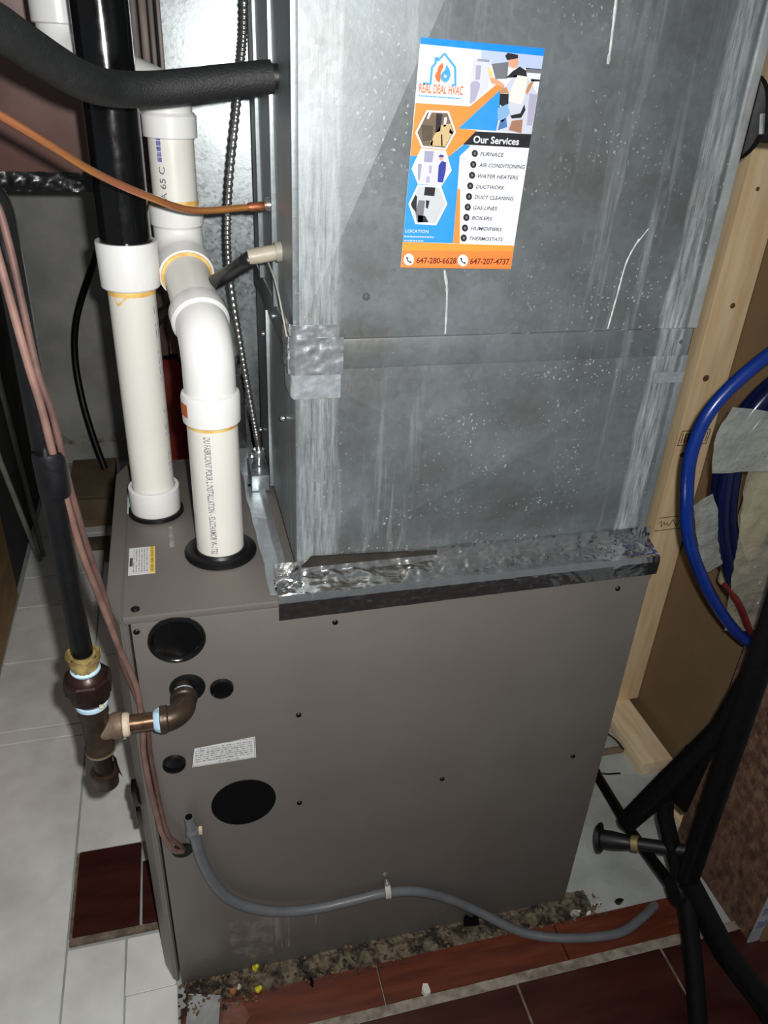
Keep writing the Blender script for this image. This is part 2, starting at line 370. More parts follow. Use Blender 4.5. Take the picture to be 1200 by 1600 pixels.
lathe('gas_grommet', (0.071, 0, 0.708), (0, -1, 0), [(0, 0.0245), (0.003, 0.0235), (0.0045, 0.020), (0.0045, 0.0)], m_blk, F, 36)
lathe('wire_grommet', (0.038, 0, 0.372), (0, -1, 0), [(0, 0.0165), (0.002, 0.016), (0.002, 0.0)], m_blk, F, 28)
m_screw = M('black_screw', (14, 13, 13), 0.4, metal=0.3)
for x, z in ((0.015, 0.815), (0.277, 0.792), (0.715, 0.792), (0.225, 0.627), (0.466, 0.433), (0.225, 0.435), (0.707, 0.433)):
    lathe('screw', (x, 0, z), (0, -1, 0), [(0, 0.0042), (0.0014, 0.0042), (0.0026, 0.003), (0.0028, 0)], m_screw, F, 14)
for x, y in ((0.016, 0.014), (0.196, 0.325)):
    lathe('screw', (x, y, FH), (0, 0, 1), [(0, 0.0058), (0.0015, 0.0058), (0.003, 0.004), (0.003, 0)], m_screw, F, 14)
for z, y in ((0.47, 0.043), (0.409, 0.056)):
    box('door_latch', (-0.029, y-0.012, z-0.019), (-0.017, y+0.012, z+0.019), m_gloss, F, 0.003)
    box('door_latch_lip', (-0.031, y-0.009, z+0.004), (-0.028, y+0.009, z+0.012), M('latch_grey', (70, 70, 72), 0.4), F, 0.001)
# light scuffs left on the enamel
m_scuff = M('dust_scuff', (172, 168, 160), 0.8, scale=60, rgb2=(128, 121, 115), lo=0.35, hi=0.6)
mesh('dust_mark', [(0.062, 0.155, FH+0.0003), (0.069, 0.155, FH+0.0003), (0.0655, 0.215, FH+0.0003), (0.061, 0.215, FH+0.0003)], [(0, 1, 2, 3)], m_scuff, F)
def smudge(name, rgb, amax, sc, stretch=(1, 1, 1)):
    t = NT(name); t.set(Base_Color=srgb(*rgb), Roughness=0.85, Alpha=t.ramp(t.noise(sc, t.map(stretch), 5, 0.65), 0.46, 0.72, 0.0, amax)); return t.m
m_smu = smudge('dust_smudge', (176, 172, 164), 0.4, 26); m_str = smudge('dust_streak', (176, 172, 164), 0.6, 30, (3, 3, 0.3))
def patchq(name, x0, z0, x1, z1, mat, parent): mesh(name, [(x0, -0.0004, z0), (x1, -0.0004, z0), (x1, -0.0004, z1), (x0, -0.0004, z1)], [(0, 1, 2, 3)], mat, parent)
patchq('dust_mark', 0.10, 0.04, 0.175, 0.16, m_smu, F); patchq('dust_mark', 0.176, 0.05, 0.205, 0.15, m_str, F); patchq('dust_mark', 0.252, 0.10, 0.262, 0.16, m_str, F)
# warning label on the side: white with rounded lower corner, rows of small print
m_lab = M('label_white', (206, 206, 204), 0.5, scale=30, var=0.04)
m_print = M('label_print', (120, 120, 124), 0.6, scale=300, rgb2=(190, 190, 190), lo=0.45, hi=0.6)
m_line = M('label_line', (70, 70, 74), 0.6)
L = box('side_label', (0.066, -0.0007, 0.553), (0.160, -0.0001, 0.596), m_lab, F)
for v in L.data.vertices:
    if v.co.x < 0.1 and v.co.z > 0.57: v.co.x += 0.006; v.co.z -= 0.006
vs, fs = [], []
def qd(x0, z0, x1, z1, y=-0.0011):
    b = len(vs); vs.extend([(x0, y, z0), (x1, y, z0), (x1, y, z1), (x0, y, z1)]); fs.append((b, b+1, b+2, b+3))
rnd = random.Random(4)
for r in range(7):
    z = 0.5885-r*0.0042; x = 0.075 if r == 0 else 0.072
    while x < 0.154:
        w = rnd.uniform(0.002, 0.008); qd(x, z-0.0011, min(x+w, 0.155), z+0.0011); x += w+0.0011
qd(0.105, 0.5566, 0.135, 0.5590)
mesh('label_text', vs, fs, m_print, L)
vs, fs = [], []
for a in ((0.0675, 0.5545, 0.1585, 0.5551), (0.158, 0.5545, 0.1586, 0.5945), (0.074, 0.594, 0.1585, 0.5946), (0.0675, 0.5545, 0.0681, 0.586)): qd(*a)
mesh('label_border', vs, fs, m_line, L)
# small label on top with a yellow caution strip
L = box('top_label', (0.005, 0.094, FH), (0.041, 0.163, FH+0.0006), m_lab, F)
box('caution_strip', (0.034, 0.0945, FH+0.0006), (0.0405, 0.1625, FH+0.0009), M('label_yellow', (226, 184, 60), 0.5, scale=60, var=0.06), L)
vs, fs = [], []
for k in range(6):
    x = 0.0115+k*0.0036; y = 0.099
    while y < 0.158:
        w = rnd.uniform(0.004, 0.014); b = len(vs); y1 = min(y+w, 0.159)
        vs += [(x, y, FH+0.001), (x+0.0013, y, FH+0.001), (x+0.0013, y1, FH+0.001), (x, y1, FH+0.001)]; fs.append((b, b+1, b+2, b+3)); y = y1+0.0014
mesh('label_text', vs, fs, m_print, L)
box('label_bar', (0.0065, 0.115, FH+0.0006), (0.0105, 0.136, FH+0.001), m_line, L)
for y0, y1 in ((0.099, 0.116), (0.119, 0.131), (0.135, 0.155), (0.157, 0.160)):   # heading too blurred to read
    box('heading_print', (0.0355, y0, FH+0.0009), (0.0385, y1, FH+0.0011), M('ochre_print', (140, 116, 44), 0.6, scale=200, rgb2=(190, 160, 60)), L)
mesh('top_label_far', [(-0.001, 0.265, FH+0.0005), (0.010, 0.265, FH+0.0005), (0.010, 0.34, FH+0.0005), (-0.001, 0.34, FH+0.0005)], [(0, 1, 2, 3)], M('label_mint', (186, 210, 208), 0.4), F)

mesh('worn_patch', [(0.03, -0.100, 0.0123), (0.05, -0.117, 0.0123), (0.10, -0.114, 0.0123), (0.122, -0.085, 0.0123), (0.11, -0.06, 0.0123), (0.07, -0.05, 0.0123), (0.035, -0.064, 0.0123)], [(0, 1, 2, 3, 4, 5, 6)], smudge('tile_wear', (176, 132, 116), 0.4, 14), floor)
# ============================================================= DUCT
PX0, PX1, PY0, PY1, PZ0, PZ1 = 0.230, 0.757, 0.0375, 0.447, 0.862, 1.150
ZT, ZC = 2.40, 1.180
g_front = galv('galvanized_front', base=(112,119,122), strips=[(0.256, 0.028, 0.40), (0.728, 0.020, 0.6)], streaks=0.30, specks=0.42, rough=0.44, metal=0.36, dirt=0.55, spangle=130, spc=0.07)
g_side = galv('galvanized_side', streaks=0.45, specks=0.2, rough=0.42, spangle=130)
g_back = galv('galvanized_return', base=(140, 146, 148), streaks=0.1, specks=0.0, rough=0.35, metal=0.75, spangle=170, spc=0.16)
def ductbox(name, z0, z1, zc, bulge, parent, fb=0.006):
    xc = (PX0+PX1)/2; yc = (PY0+PY1)/2
    vs = [(PX0, PY0, z0), (PX1, PY0, z0), (PX1, PY0, z1), (PX0, PY0, z1), (xc, PY0-bulge, zc),
          (PX0, PY1, z0), (PX1, PY1, z0), (PX1, PY1, z1), (PX0, PY1, z1), (PX0-fb, yc, zc)]
    fr = [(0, 1, 4), (1, 2, 4), (2, 3, 4), (3, 0, 4)]
    sd = [(5, 0, 9), (0, 3, 9), (3, 8, 9), (8, 5, 9), (1, 6, 7, 2), (6, 5, 8, 7), (3, 2, 7, 8), (0, 5, 6, 1)]
    o = mesh(name, vs, fr+sd, [g_front, g_side], parent)
    for i, p in enumerate(o.data.polygons): p.material_index = 0 if i < 4 else 1
    return o
BULGE = 0.022
D = thing('supply_duct', 'tall galvanized sheet-metal duct with white streaks rising from the furnace', 'duct', ((PX0+PX1)/2, 0.24, FH))
ductbox('upper_panel', ZC, ZT, 1.79, BULGE, D)
ductbox('lower_panel', PZ0, PZ1, 1.0, 0.013, D, 0.003)
m_dk = M('shaded_flange', (52, 44, 36), 0.6, metal=0.3, scale=20, rgb2=(30, 26, 22))  # brown flange, with the shade of the gap put into the colour
box('base_collar', (PX0+0.004, PY0+0.004, FH), (PX1-0.004, PY1-0.004, PZ0), m_dk, D)
# joint cleat wraps the duct between the two sections
box('joint_cleat', (PX0-0.003, PY0-0.004, PZ1-0.003), (PX1+0.003, PY1+0.003, ZC+0.004), g_front, D, 0.0018)
# folded corner seams
box('corner_seam', (PX0-0.0025, PY0-0.003, ZC+0.004), (PX0+0.005, PY0+0.006, ZT), g_side, D, 0.0012)
box('corner_seam', (PX1-0.004, PY0-0.003, PZ0), (PX1+0.006, PY0+0.006, PZ1-0.003), g_side, D, 0.0012)
box('corner_seam', (PX1-0.004, PY0-0.003, ZC+0.004), (PX1+0.008, PY0+0.005, ZT), M('bright_hem', (214, 218, 216), 0.3, metal=0.7), D, 0.0012)
for y in (0.175, 0.33): box('standing_seam', (PX0-0.007, y, ZC+0.004), (PX0+0.001, y+0.004, ZT), g_side, D, 0.001)
box('standing_seam', (PX0-0.006, 0.28, PZ0), (PX0+0.001, 0.284, PZ1), g_side, D, 0.001)
m_steel = M('zinc_screw', (190, 194, 196), 0.25, metal=0.9)
for x, z in ((0.313, 1.233), (0.745, 1.166)):
    lathe('sheet_screw', (x, PY0+0.002, z), (0, -1, 0), [(0, 0.0048), (0.004, 0.0048), (0.0065, 0.0028), (0.0068, 0)], m_steel, D, 12)
for y, z in ((0.20, 1.165), (0.33, 1.10), (0.42, 0.90), (0.12, 1.05)):
    lathe('sheet_screw', (PX0-0.003, y, z), (-1, 0, 0), [(0, 0.004), (0.003, 0.004), (0.005, 0.0024), (0.005, 0)], m_steel, D, 12)
# crinkled foil tape patches on the left corner of the joint
def foil(name='foil_tape', rough=0.15, c=(224, 224, 222), metal=0.985): return M(name, c, rough, metal=metal, scale=60, var=0.06, bump=0.08, bscale=120)
m_foil = foil(); m_foil2 = foil('foil_tape_worn', 0.34, (204, 210, 214), 0.75); m_foil3 = foil('foil_tape_patch', 0.26, (206, 210, 212), 0.85)
def patch(x0, x1, z0, z1, off, seed, amp=0.0012, wrap=0.05, mat=None):
    tot = (x1-x0)+wrap; fw_ = wrap
    def f(u, v):
        s = u*tot; z = z0+(z1-z0)*v; a = amp*crump((s, 0, z), 1.4, seed)
        if s < fw_: return (PX0-0.0045-off-abs(a), PY0-off+(wrap-s), z)
        return (x0+s-wrap, PY0-0.0062-off-abs(a), z)
    grid('foil_patch', f, 40, 18, mat or m_foil3, D, 0.0004)
patch(PX0-0.002, 0.281, 1.174, 1.203, 0.0012, 1, 0.0018)
patch(PX0-0.004, 0.286, 1.143, 1.188, 0.0022, 2, 0.0026)
patch(PX0-0.003, 0.284, 1.112, 1.150, 0.0006, 3, 0.0008, mat=m_foil2)
patch(0.715, 0.760, 1.11, 1.125, 0.0, 6, 0.001, 0.0, m_foil2)
# dried drips below the joint and card
m_drip = M('lime_drip', (200, 206, 202), 0.8, scale=90, rgb2=(150, 156, 152))
def drip(pts, w, off=0.001):
    pts = spline(pts, 8); vs = []; fs = []
    for i, (x, y, z) in enumerate(pts):
        k = w*(0.6+0.8*abs(noise.noise(Vector((x*50, 0, z*90))))); vs += [(x-k, y-off, z), (x, y-off-0.0012, z), (x+k, y-off, z)]
    for i in range(len(pts)-1): b = i*3; fs += [(b, b+1, b+4, b+3), (b+1, b+2, b+5, b+4)]
    mesh('dried_drip', vs, fs, m_drip, D, 60)
def fy(x, z):   # front surface of the upper panel
    zc, xc, hw = 1.79, (PX0+PX1)/2, (PX1-PX0)/2
    k = max(abs(x-xc)/hw, abs(z-zc)/(zc-ZC if z < zc else ZT-zc)); return PY0-BULGE*(1-k)
for pts, w in (([(0.650, 1.298), (0.640, 1.27), (0.637, 1.23), (0.634, 1.186)], 0.0016), ([(0.660, 1.31), (0.648, 1.292)], 0.0014), ([(0.405, 1.263), (0.411, 1.235), (0.414, 1.186)], 0.0018), ([(0.560, 1.56), (0.565, 1.50), (0.566, 1.478)], 0.0022)):
    drip([(x, fy(x, z), z) for x, z in pts], w)
for x0, x1 in ((0.47, 0.50), (0.512, 0.524), (0.60, 0.612), (0.63, 0.66), (0.68, 0.70)):
    drip([(x0, PY0-0.0030, ZC+0.0055), ((x0+x1)/2, PY0-0.0040, ZC+0.0045), (x1, PY0-0.0030, ZC+0.0055)], 0.0004)
# foil tape sealing the duct to the furnace: along the front and along the left side
FT = FT2 = D
def ff(u, v):
    x = 0.199+0.574*u; c = crump((x, v*0.08, 0.3), 1.0, 2.0); c2 = crump((x, v*0.08, 1.3), 0.7, 5.0)
    k = 0.35+0.65*min(1, abs(u-0.15)*2.5+0.2)
    s = v*0.115                      # arc length down from the duct face
    droop = 0.030-0.006*u
    if s < 0.022: p = Vector((x, PY0-0.0025-abs(c)*0.0022*k, 0.876-s+0.004*noise.noise(Vector((x*12, 0, 0))))); p.y += 0.001
    elif s < 0.070:
        q = (s-0.022)/0.048; p = Vector((x, PY0-0.004-q*(PY0+0.0005), 0.854-0.008*q-0.003*math.sin(q*3.14)+0.0055*c*k*math.sin(min(1, q*1.2)*3.14)+0.003*c2))
        p.z = max(p.z, FH+0.0008)
    else: q = (s-0.070)/0.045; p = Vector((x, -0.0035-0.0004*abs(c)-0.0010*abs(c2)-0.0015*(1-q), FH+0.003-q*droop-0.004))
    return p
grid('foil_tape', ff, 260, 46, m_foil, FT, 0.0005, 50)
def fs_(u, v):
    y = 0.010+0.47*u; x0 = 0.190-0.006*u+0.003*noise.noise(Vector((0, y*16, 0))); x1 = 0.221-0.006*u
    x = x0+(x1-x0)*v; c = crump((x*0.7, y, 0.6), 0.6, 9.0)
    return (x, y, FH+0.0016+0.0009*c*(1-u*0.3)+(0.007*max(0, v-0.75)/0.25))
grid('foil_tape', fs_, 150, 10, m_foil2, FT2, 0.0005, 50)
def fs2(u, v):   # bunched corner where both tapes meet
    a = u*1.6; c = crump((u*0.06, v*0.05, 2.6), 1.0, 4.0)
    return (0.196+0.038*u+0.002*c, 0.012+0.028*v-0.010*u, FH+0.004+0.020*v*u+0.005*c)
grid('foil_tape', fs2, 30, 24, m_foil, FT2, 0.0005, 50)

prism('gap_shade', [(0.236, 0.8655), (0.43, 0.8655), (0.43, 0.872), (0.25, 0.882)], 'y', PY0-0.0045, PY0-0.0015, m_dk, D)  # solid strip, its dark colour stands for shade in the open joint
# return drop behind the furnace: bright galvanized sheet
RD = thing('return_duct', 'bright galvanized return duct standing behind the white vent pipes', 'duct', (0.45, 0.75, 0))
box('duct_sheet', (0.113, 0.55, 0.0), (0.80, 0.98, 2.4), g_back, RD, 0.002)
box('edge_strip', (0.108, 0.545, 0.0), (0.114, 0.57, 2.4), M('dark_brown_post', (52, 40, 36), 0.45), RD, 0.001)

# ============================================================= CARD
FLY0 = Vector((0.3525, 0, 1.4915)); fu = Vector((0.1345, 0, -0.003)).normalized(); fv = Vector((-0.0068, 0, -0.2235)).normalized()
KU, KV = 0.1345/135, 0.2236/226
def fp(u, v, lay):
    p = FLY0+fu*(u*KU)+fv*(v*KV)
    return (p.x+0.0035, fyc - 0.0012-lay*0.00016, p.z)
fyc = min(fy(0.356, 1.49), fy(0.491, 1.49), fy(0.483, 1.264))
CARD = thing('service_card', 'tall blue, orange and white magnetic service card on the duct front', 'card', (0.42, PY0, 1.27))
cols = dict(blue=(10, 128, 226), blue2=(40, 136, 216), blue3=(70, 150, 205), sky=(168, 182, 214), pale=(192, 194, 206), steel=(140, 142, 165), lilac=(156, 154, 176), lilac2=(192, 190, 212), grey=(104, 106, 112), white=(210, 212, 218), black=(30, 30, 34), skin=(206, 150, 118), yellow=(206, 190, 110), orange=(222, 132, 58), orange2=(226, 122, 58), amber=(228, 142, 52), cloth=(184, 188, 202), shirt=(208, 208, 202), tan=(176, 124, 88), denim=(120, 160, 200), denim2=(70, 110, 160), brown=(150, 108, 86), umber=(104, 88, 70), umber2=(74, 64, 50), beige=(184, 160, 116), navy=(44, 54, 138), silver=(176, 180, 184), rust=(206, 106, 56), dgrey=(66, 68, 76), maroon=(96, 38, 30))
def cm(c): return M('ink_'+c, cols[c], 0.4, scale=40, var=0.02)
pts = [(3, 0), (132, 0), (134, 1), (135, 3), (135, 226), (0, 226), (0, 3), (1, 1)]
n = len(pts); vs = [fp(u, v, 0.2) for u, v in pts]+[(lambda q: (q[0], q[1]+0.001, q[2]))(fp(u, v, 0.2)) for u, v in pts]
mesh('card_sheet', vs, [tuple(range(n))[::-1], tuple(range(n, 2*n))]+[(i, (i+1) % n, n+(i+1) % n, n+i) for i in range(n)], cm('white'), CARD)
FLYER_ART=[
    ('blue',1,[(0.0,-0.0),(135.0,-0.0),(135.0,6.8),(-0.2,5.8)]),
    ('sky',1,[(65.5,6.3),(135.0,6.8),(135.0,19.3),(67.5,19.3)]),
    ('pale',1.5,[(59.1,14.4),(77.9,14.1),(77.8,40.3),(59.4,57.8),(57.3,31.7)]),
    ('steel',2.5,[(62.4,14.2),(76.2,14.3),(75.7,16.7),(62.8,16.5)]),
    ('lilac',2,[(61.7,20.4),(67.6,20.0),(67.9,33.1),(62.8,33.4)]),
    ('lilac',2,[(69.0,38.0),(68.7,39.7),(67.4,41.2),(65.3,42.1),(62.8,42.2),(60.5,41.6),(58.8,40.3),(58.0,38.6),(58.3,36.9),(59.6,35.5),(61.7,34.6),(64.2,34.4),(66.5,35.1),(68.2,36.3)]),
    ('lilac',2.5,[(58.5,40.0),(68.9,39.4),(65.6,52.4),(60.0,56.3)]),
    ('grey',2,[(78.5,17.9),(97.1,14.7),(98.0,30.0),(85.1,31.4)]),
    ('grey',1,[(117.1,18.6),(135.4,18.9),(134.8,22.9),(118.5,23.1)]),
    ('white',1,[(118.0,23.3),(134.5,23.2),(133.9,81.2),(124.5,80.6)]),
    ('black',4,[(92.1,9.6),(94.7,6.7),(106.2,7.7),(106.8,10.7),(95.1,13.5)]),
    ('skin',3,[(107.9,14.1),(107.8,16.6),(106.6,18.7),(104.5,19.9),(102.0,20.1),(99.5,19.1),(97.5,17.2),(96.5,14.8),(96.7,12.3),(97.9,10.2),(99.9,8.9),(102.5,8.8),(105.0,9.7),(106.9,11.6)]),
    ('black',4,[(96.2,29.4),(102.9,22.7),(109.9,18.1),(117.6,21.1),(119.9,26.8)]),
    ('skin',4,[(78.0,30.4),(81.6,29.5),(91.6,33.6),(95.5,35.8),(93.3,38.0),(80.5,35.2)]),
    ('yellow',4,[(74.7,21.2),(78.3,22.1),(82.0,28.8),(77.8,29.8)]),
    ('orange',3,[(0.6,58.5),(60.3,58.2),(86.0,36.7),(96.5,36.4),(50.1,79.9),(71.6,80.4),(57.5,95.1),(43.0,108.0),(-0.6,108.7)]),
    ('blue2',4,[(96.5,36.4),(50.1,79.9),(93.2,79.8),(93.9,62.6),(92.6,42.3)]),
    ('cloth',4,[(92.6,42.3),(105.3,26.3),(119.9,26.6),(136.3,42.8),(134.8,80.9),(93.2,79.8)]),
    ('shirt',5,[(104.1,38.8),(108.8,26.1),(120.5,26.8),(120.2,43.7),(117.5,53.3),(102.6,50.4)]),
    ('tan',6,[(91.2,39.6),(98.6,38.0),(102.2,43.5),(92.3,44.5)]),
    ('black',5,[(91.9,44.5),(101.8,44.0),(103.1,53.3),(98.5,57.9),(92.8,53.9)]),
    ('denim',6,[(91.4,58.3),(102.2,53.4),(106.4,62.0),(99.0,71.2),(93.1,68.6)]),
    ('denim2',6,[(96.1,69.9),(102.7,66.6),(105.2,75.4),(94.9,79.2)]),
    ('black',6,[(106.8,64.2),(118.1,61.4),(121.3,52.4),(123.5,58.1),(119.9,65.7),(109.2,67.0)]),
    ('brown',6,[(107.6,78.3),(109.6,69.2),(122.0,67.1),(122.7,80.7)]),
    ('tan',6,[(120.5,40.8),(122.7,33.5),(128.8,28.2),(127.2,33.9),(122.8,43.5)]),
    ('black',6,[(124.3,28.4),(134.6,28.5),(134.6,30.2),(124.8,30.8)]),
    ('lilac',6,[(125.2,42.0),(134.5,42.9),(134.1,72.5),(127.7,72.8)]),
    ('black',4,[(70.0,81.6),(134.8,80.9),(134.7,94.8),(57.5,95.1)]),
    ('blue2',2,[(-0.6,108.7),(43.0,108.0),(58.4,95.0),(66.7,95.7),(55.5,106.7),(57.3,140.0),(59.3,198.0),(-0.6,197.8)]),
    ('orange',2,[(57.3,140.0),(60.4,139.9),(67.7,198.3),(59.3,198.0)]),
    ('amber',2,[(-0.6,197.8),(135.2,199.1),(134.8,205.8),(-0.7,207.4)]),
    ('orange2',3,[(-0.7,207.0),(135.3,205.4),(135.0,226.0),(0.0,226.0)]),
    ('white',5,[(13.2,64.6),(37.4,64.0),(47.9,83.4),(38.9,101.2),(11.4,100.1),(3.0,86.3)]),
    ('white',4,[(11.0,100.9),(39.0,102.0),(48.0,121.1),(38.5,137.4),(11.1,136.4),(2.4,121.3)]),
    ('white',5,[(11.1,137.1),(37.6,137.4),(47.3,155.9),(36.9,178.9),(12.5,178.1),(2.5,157.3)]),
    ('umber',6,[(14.4,66.4),(36.2,65.9),(45.6,83.4),(37.6,99.4),(12.8,98.4),(5.2,86.0)]),
    ('lilac2',5,[(12.4,102.8),(37.6,103.8),(45.7,121.0),(37.1,135.6),(12.4,134.7),(4.6,121.1)]),
    ('silver',6,[(12.4,139.0),(36.3,139.4),(45.0,156.0),(35.7,176.7),(13.7,176.0),(4.7,157.3)]),
    ('beige',7,[(24.4,86.8),(30.4,77.6),(40.7,75.6),(44.5,84.3),(37.3,97.9),(19.5,97.8)]),
    ('black',7,[(23.9,66.9),(30.8,67.0),(30.2,83.5),(25.1,85.2)]),
    ('black',7,[(40.4,80.0),(45.0,84.3),(44.1,85.8),(40.4,84.5)]),
    ('white',7,[(33.3,70.1),(36.1,69.9),(35.8,78.8),(33.2,78.9)]),
    ('white',7,[(16.0,66.6),(18.6,66.5),(16.2,72.4),(14.1,72.5)]),
    ('black',7,[(31.4,86.4),(32.8,86.4),(34.6,97.6),(33.1,97.7)]),
    ('yellow',7,[(20.7,92.9),(23.3,92.8),(23.1,98.1),(20.4,98.2)]),
    ('umber2',7,[(8.7,78.6),(21.7,78.7),(22.5,92.8),(12.0,94.1)]),
    ('steel',7,[(15.3,103.0),(25.4,103.0),(24.9,114.2),(15.4,114.2)]),
    ('steel',7,[(9.0,116.3),(13.5,116.2),(12.6,133.5),(10.5,131.2)]),
    ('lilac',7,[(21.1,117.4),(25.2,117.3),(25.2,125.1),(22.5,125.2)]),
    ('lilac',7,[(20.2,128.5),(23.8,128.3),(24.1,134.7),(19.9,134.8)]),
    ('navy',7,[(32.4,117.0),(35.4,112.2),(40.5,113.5),(41.1,121.4),(39.4,134.1),(33.1,133.6)]),
    ('skin',8,[(36.5,109.0),(36.4,110.3),(35.9,111.2),(35.0,111.8),(34.0,111.9),(33.0,111.4),(32.2,110.4),(31.8,109.2),(31.9,108.0),(32.5,107.0),(33.3,106.5),(34.4,106.4),(35.4,106.9),(36.1,107.8)]),
    ('navy',9,[(30.9,108.5),(32.9,105.8),(37.1,106.7),(37.0,108.7)]),
    ('black',7,[(19.5,138.9),(31.4,139.3),(31.1,148.2),(19.0,147.8)]),
    ('black',7,[(9.4,147.3),(11.5,149.6),(12.2,166.1),(7.1,161.2),(4.9,157.2)]),
    ('grey',7,[(13.6,152.8),(21.0,153.4),(20.6,175.9),(14.1,175.7),(11.3,166.1)]),
    ('black',7,[(21.9,152.6),(26.2,153.3),(25.2,161.5),(22.7,160.8)]),
    ('black',7,[(14.3,168.5),(22.7,169.1),(27.5,175.7),(15.1,176.4)]),
    ('blue3',2.0,[(6.7,41.1),(15.3,41.2),(15.3,39.3),(6.7,39.2)]),
    ('blue3',2.3,[(16.0,40.7),(16.0,24.9),(13.6,24.8),(13.6,40.7)]),
    ('blue3',2.0,[(15.5,26.2),(19.5,21.6),(17.6,20.5),(13.6,25.0)]),
    ('blue3',2.3,[(19.4,21.7),(18.8,16.5),(16.5,16.6),(17.1,21.9)]),
    ('blue3',2.0,[(17.3,17.9),(20.6,17.7),(20.4,15.9),(17.1,16.1)]),
    ('blue3',2.3,[(18.8,16.5),(19.2,19.6),(21.5,19.4),(21.2,16.4)]),
    ('blue3',2.0,[(20.9,20.0),(27.9,12.6),(26.1,11.5),(19.1,18.8)]),
    ('blue3',2.3,[(25.5,12.7),(38.9,24.7),(40.7,23.4),(27.2,11.5)]),
    ('blue3',2.0,[(38.2,23.4),(40.6,40.0),(43.0,39.9),(40.6,23.3)]),
    ('blue3',2.3,[(42.1,38.6),(37.5,38.8),(37.7,40.8),(42.4,40.5)]),
    ('rust',2,[(25.5,20.5),(27.0,24.1),(24.6,29.5),(25.5,34.2),(24.0,38.9),(20.7,36.6),(18.5,32.6),(20.7,28.3),(21.8,23.5)]),
    ('blue3',3,[(30.0,21.6),(34.4,26.8),(35.5,31.6),(33.9,36.1),(30.4,38.1),(26.3,36.5),(24.6,32.9),(25.9,29.4),(28.9,26.5)]),
    ('white',4,[(31.2,32.2),(30.9,33.1),(29.8,33.6),(28.7,33.3),(28.2,32.4),(28.5,31.5),(29.5,31.1),(30.6,31.4)]),
    ('black',2,[(76.0,103.1),(75.8,104.6),(75.0,105.9),(73.7,106.6),(72.0,106.7),(70.5,106.1),(69.3,104.9),(68.7,103.4),(68.8,101.8),(69.7,100.5),(71.0,99.8),(72.6,99.7),(74.2,100.4),(75.4,101.5)]),
    ('grey',3,[(73.8,103.2),(73.3,104.5),(71.8,104.6),(70.9,103.3),(71.4,101.9),(72.9,101.8)]),
    ('black',2,[(75.8,114.2),(75.7,115.8),(74.9,117.1),(73.5,117.8),(71.9,117.9),(70.3,117.2),(69.1,116.0),(68.5,114.5),(68.6,112.9),(69.5,111.6),(70.8,110.9),(72.4,110.8),(74.0,111.4),(75.2,112.6)]),
    ('grey',3,[(73.6,114.3),(73.1,115.7),(71.6,115.7),(70.7,114.4),(71.2,113.0),(72.7,112.9)]),
    ('black',2,[(76.0,125.1),(75.9,126.7),(75.0,128.1),(73.6,128.8),(72.0,128.9),(70.4,128.2),(69.2,127.0),(68.6,125.4),(68.7,123.8),(69.6,122.5),(70.9,121.7),(72.6,121.7),(74.2,122.3),(75.4,123.6)]),
    ('grey',3,[(73.8,125.2),(73.2,126.6),(71.8,126.7),(70.8,125.3),(71.4,123.9),(72.8,123.9)]),
    ('black',2,[(75.4,136.1),(75.3,137.8),(74.4,139.1),(73.0,139.9),(71.4,139.9),(69.8,139.2),(68.6,138.0),(68.0,136.4),(68.1,134.8),(68.9,133.4),(70.3,132.7),(72.0,132.6),(73.6,133.3),(74.8,134.5)]),
    ('grey',3,[(73.1,136.2),(72.6,137.6),(71.1,137.7),(70.2,136.3),(70.7,134.9),(72.2,134.8)]),
    ('black',2,[(75.5,147.3),(75.4,148.9),(74.5,150.3),(73.1,151.0),(71.5,151.1),(69.9,150.4),(68.6,149.1),(68.0,147.5),(68.2,145.9),(69.0,144.5),(70.4,143.7),(72.1,143.7),(73.7,144.4),(74.9,145.6)]),
    ('grey',3,[(73.3,147.3),(72.7,148.8),(71.2,148.8),(70.3,147.4),(70.8,146.0),(72.3,145.9)]),
    ('black',2,[(75.6,158.4),(75.5,160.1),(74.7,161.5),(73.2,162.2),(71.6,162.3),(69.9,161.6),(68.7,160.3),(68.1,158.6),(68.2,157.0),(69.1,155.6),(70.5,154.8),(72.2,154.8),(73.8,155.5),(75.0,156.8)]),
    ('grey',3,[(73.4,158.5),(72.8,159.9),(71.3,160.0),(70.4,158.6),(70.9,157.1),(72.4,157.0)]),
    ('black',2,[(75.5,169.4),(75.4,171.1),(74.5,172.5),(73.1,173.3),(71.4,173.3),(69.8,172.6),(68.5,171.3),(67.9,169.6),(68.1,167.9),(68.9,166.5),(70.3,165.7),(72.0,165.7),(73.7,166.4),(74.9,167.7)]),
    ('grey',3,[(73.2,169.4),(72.7,170.9),(71.2,171.0),(70.2,169.5),(70.8,168.0),(72.3,168.0)]),
    ('black',2,[(75.5,180.9),(75.3,182.6),(74.4,184.0),(73.0,184.8),(71.3,184.8),(69.7,184.1),(68.4,182.8),(67.8,181.0),(67.9,179.3),(68.8,177.9),(70.2,177.1),(71.9,177.1),(73.6,177.8),(74.8,179.2)]),
    ('grey',3,[(73.2,180.9),(72.6,182.4),(71.1,182.5),(70.1,181.0),(70.6,179.5),(72.2,179.5)]),
    ('black',2,[(75.5,191.8),(75.3,193.6),(74.5,195.0),(73.0,195.8),(71.3,195.9),(69.6,195.1),(68.4,193.7),(67.8,192.0),(67.9,190.2),(68.8,188.8),(70.2,188.0),(71.9,188.0),(73.6,188.7),(74.8,190.1)]),
    ('grey',3,[(73.2,191.9),(72.6,193.4),(71.1,193.4),(70.1,191.9),(70.6,190.4),(72.2,190.4)]),
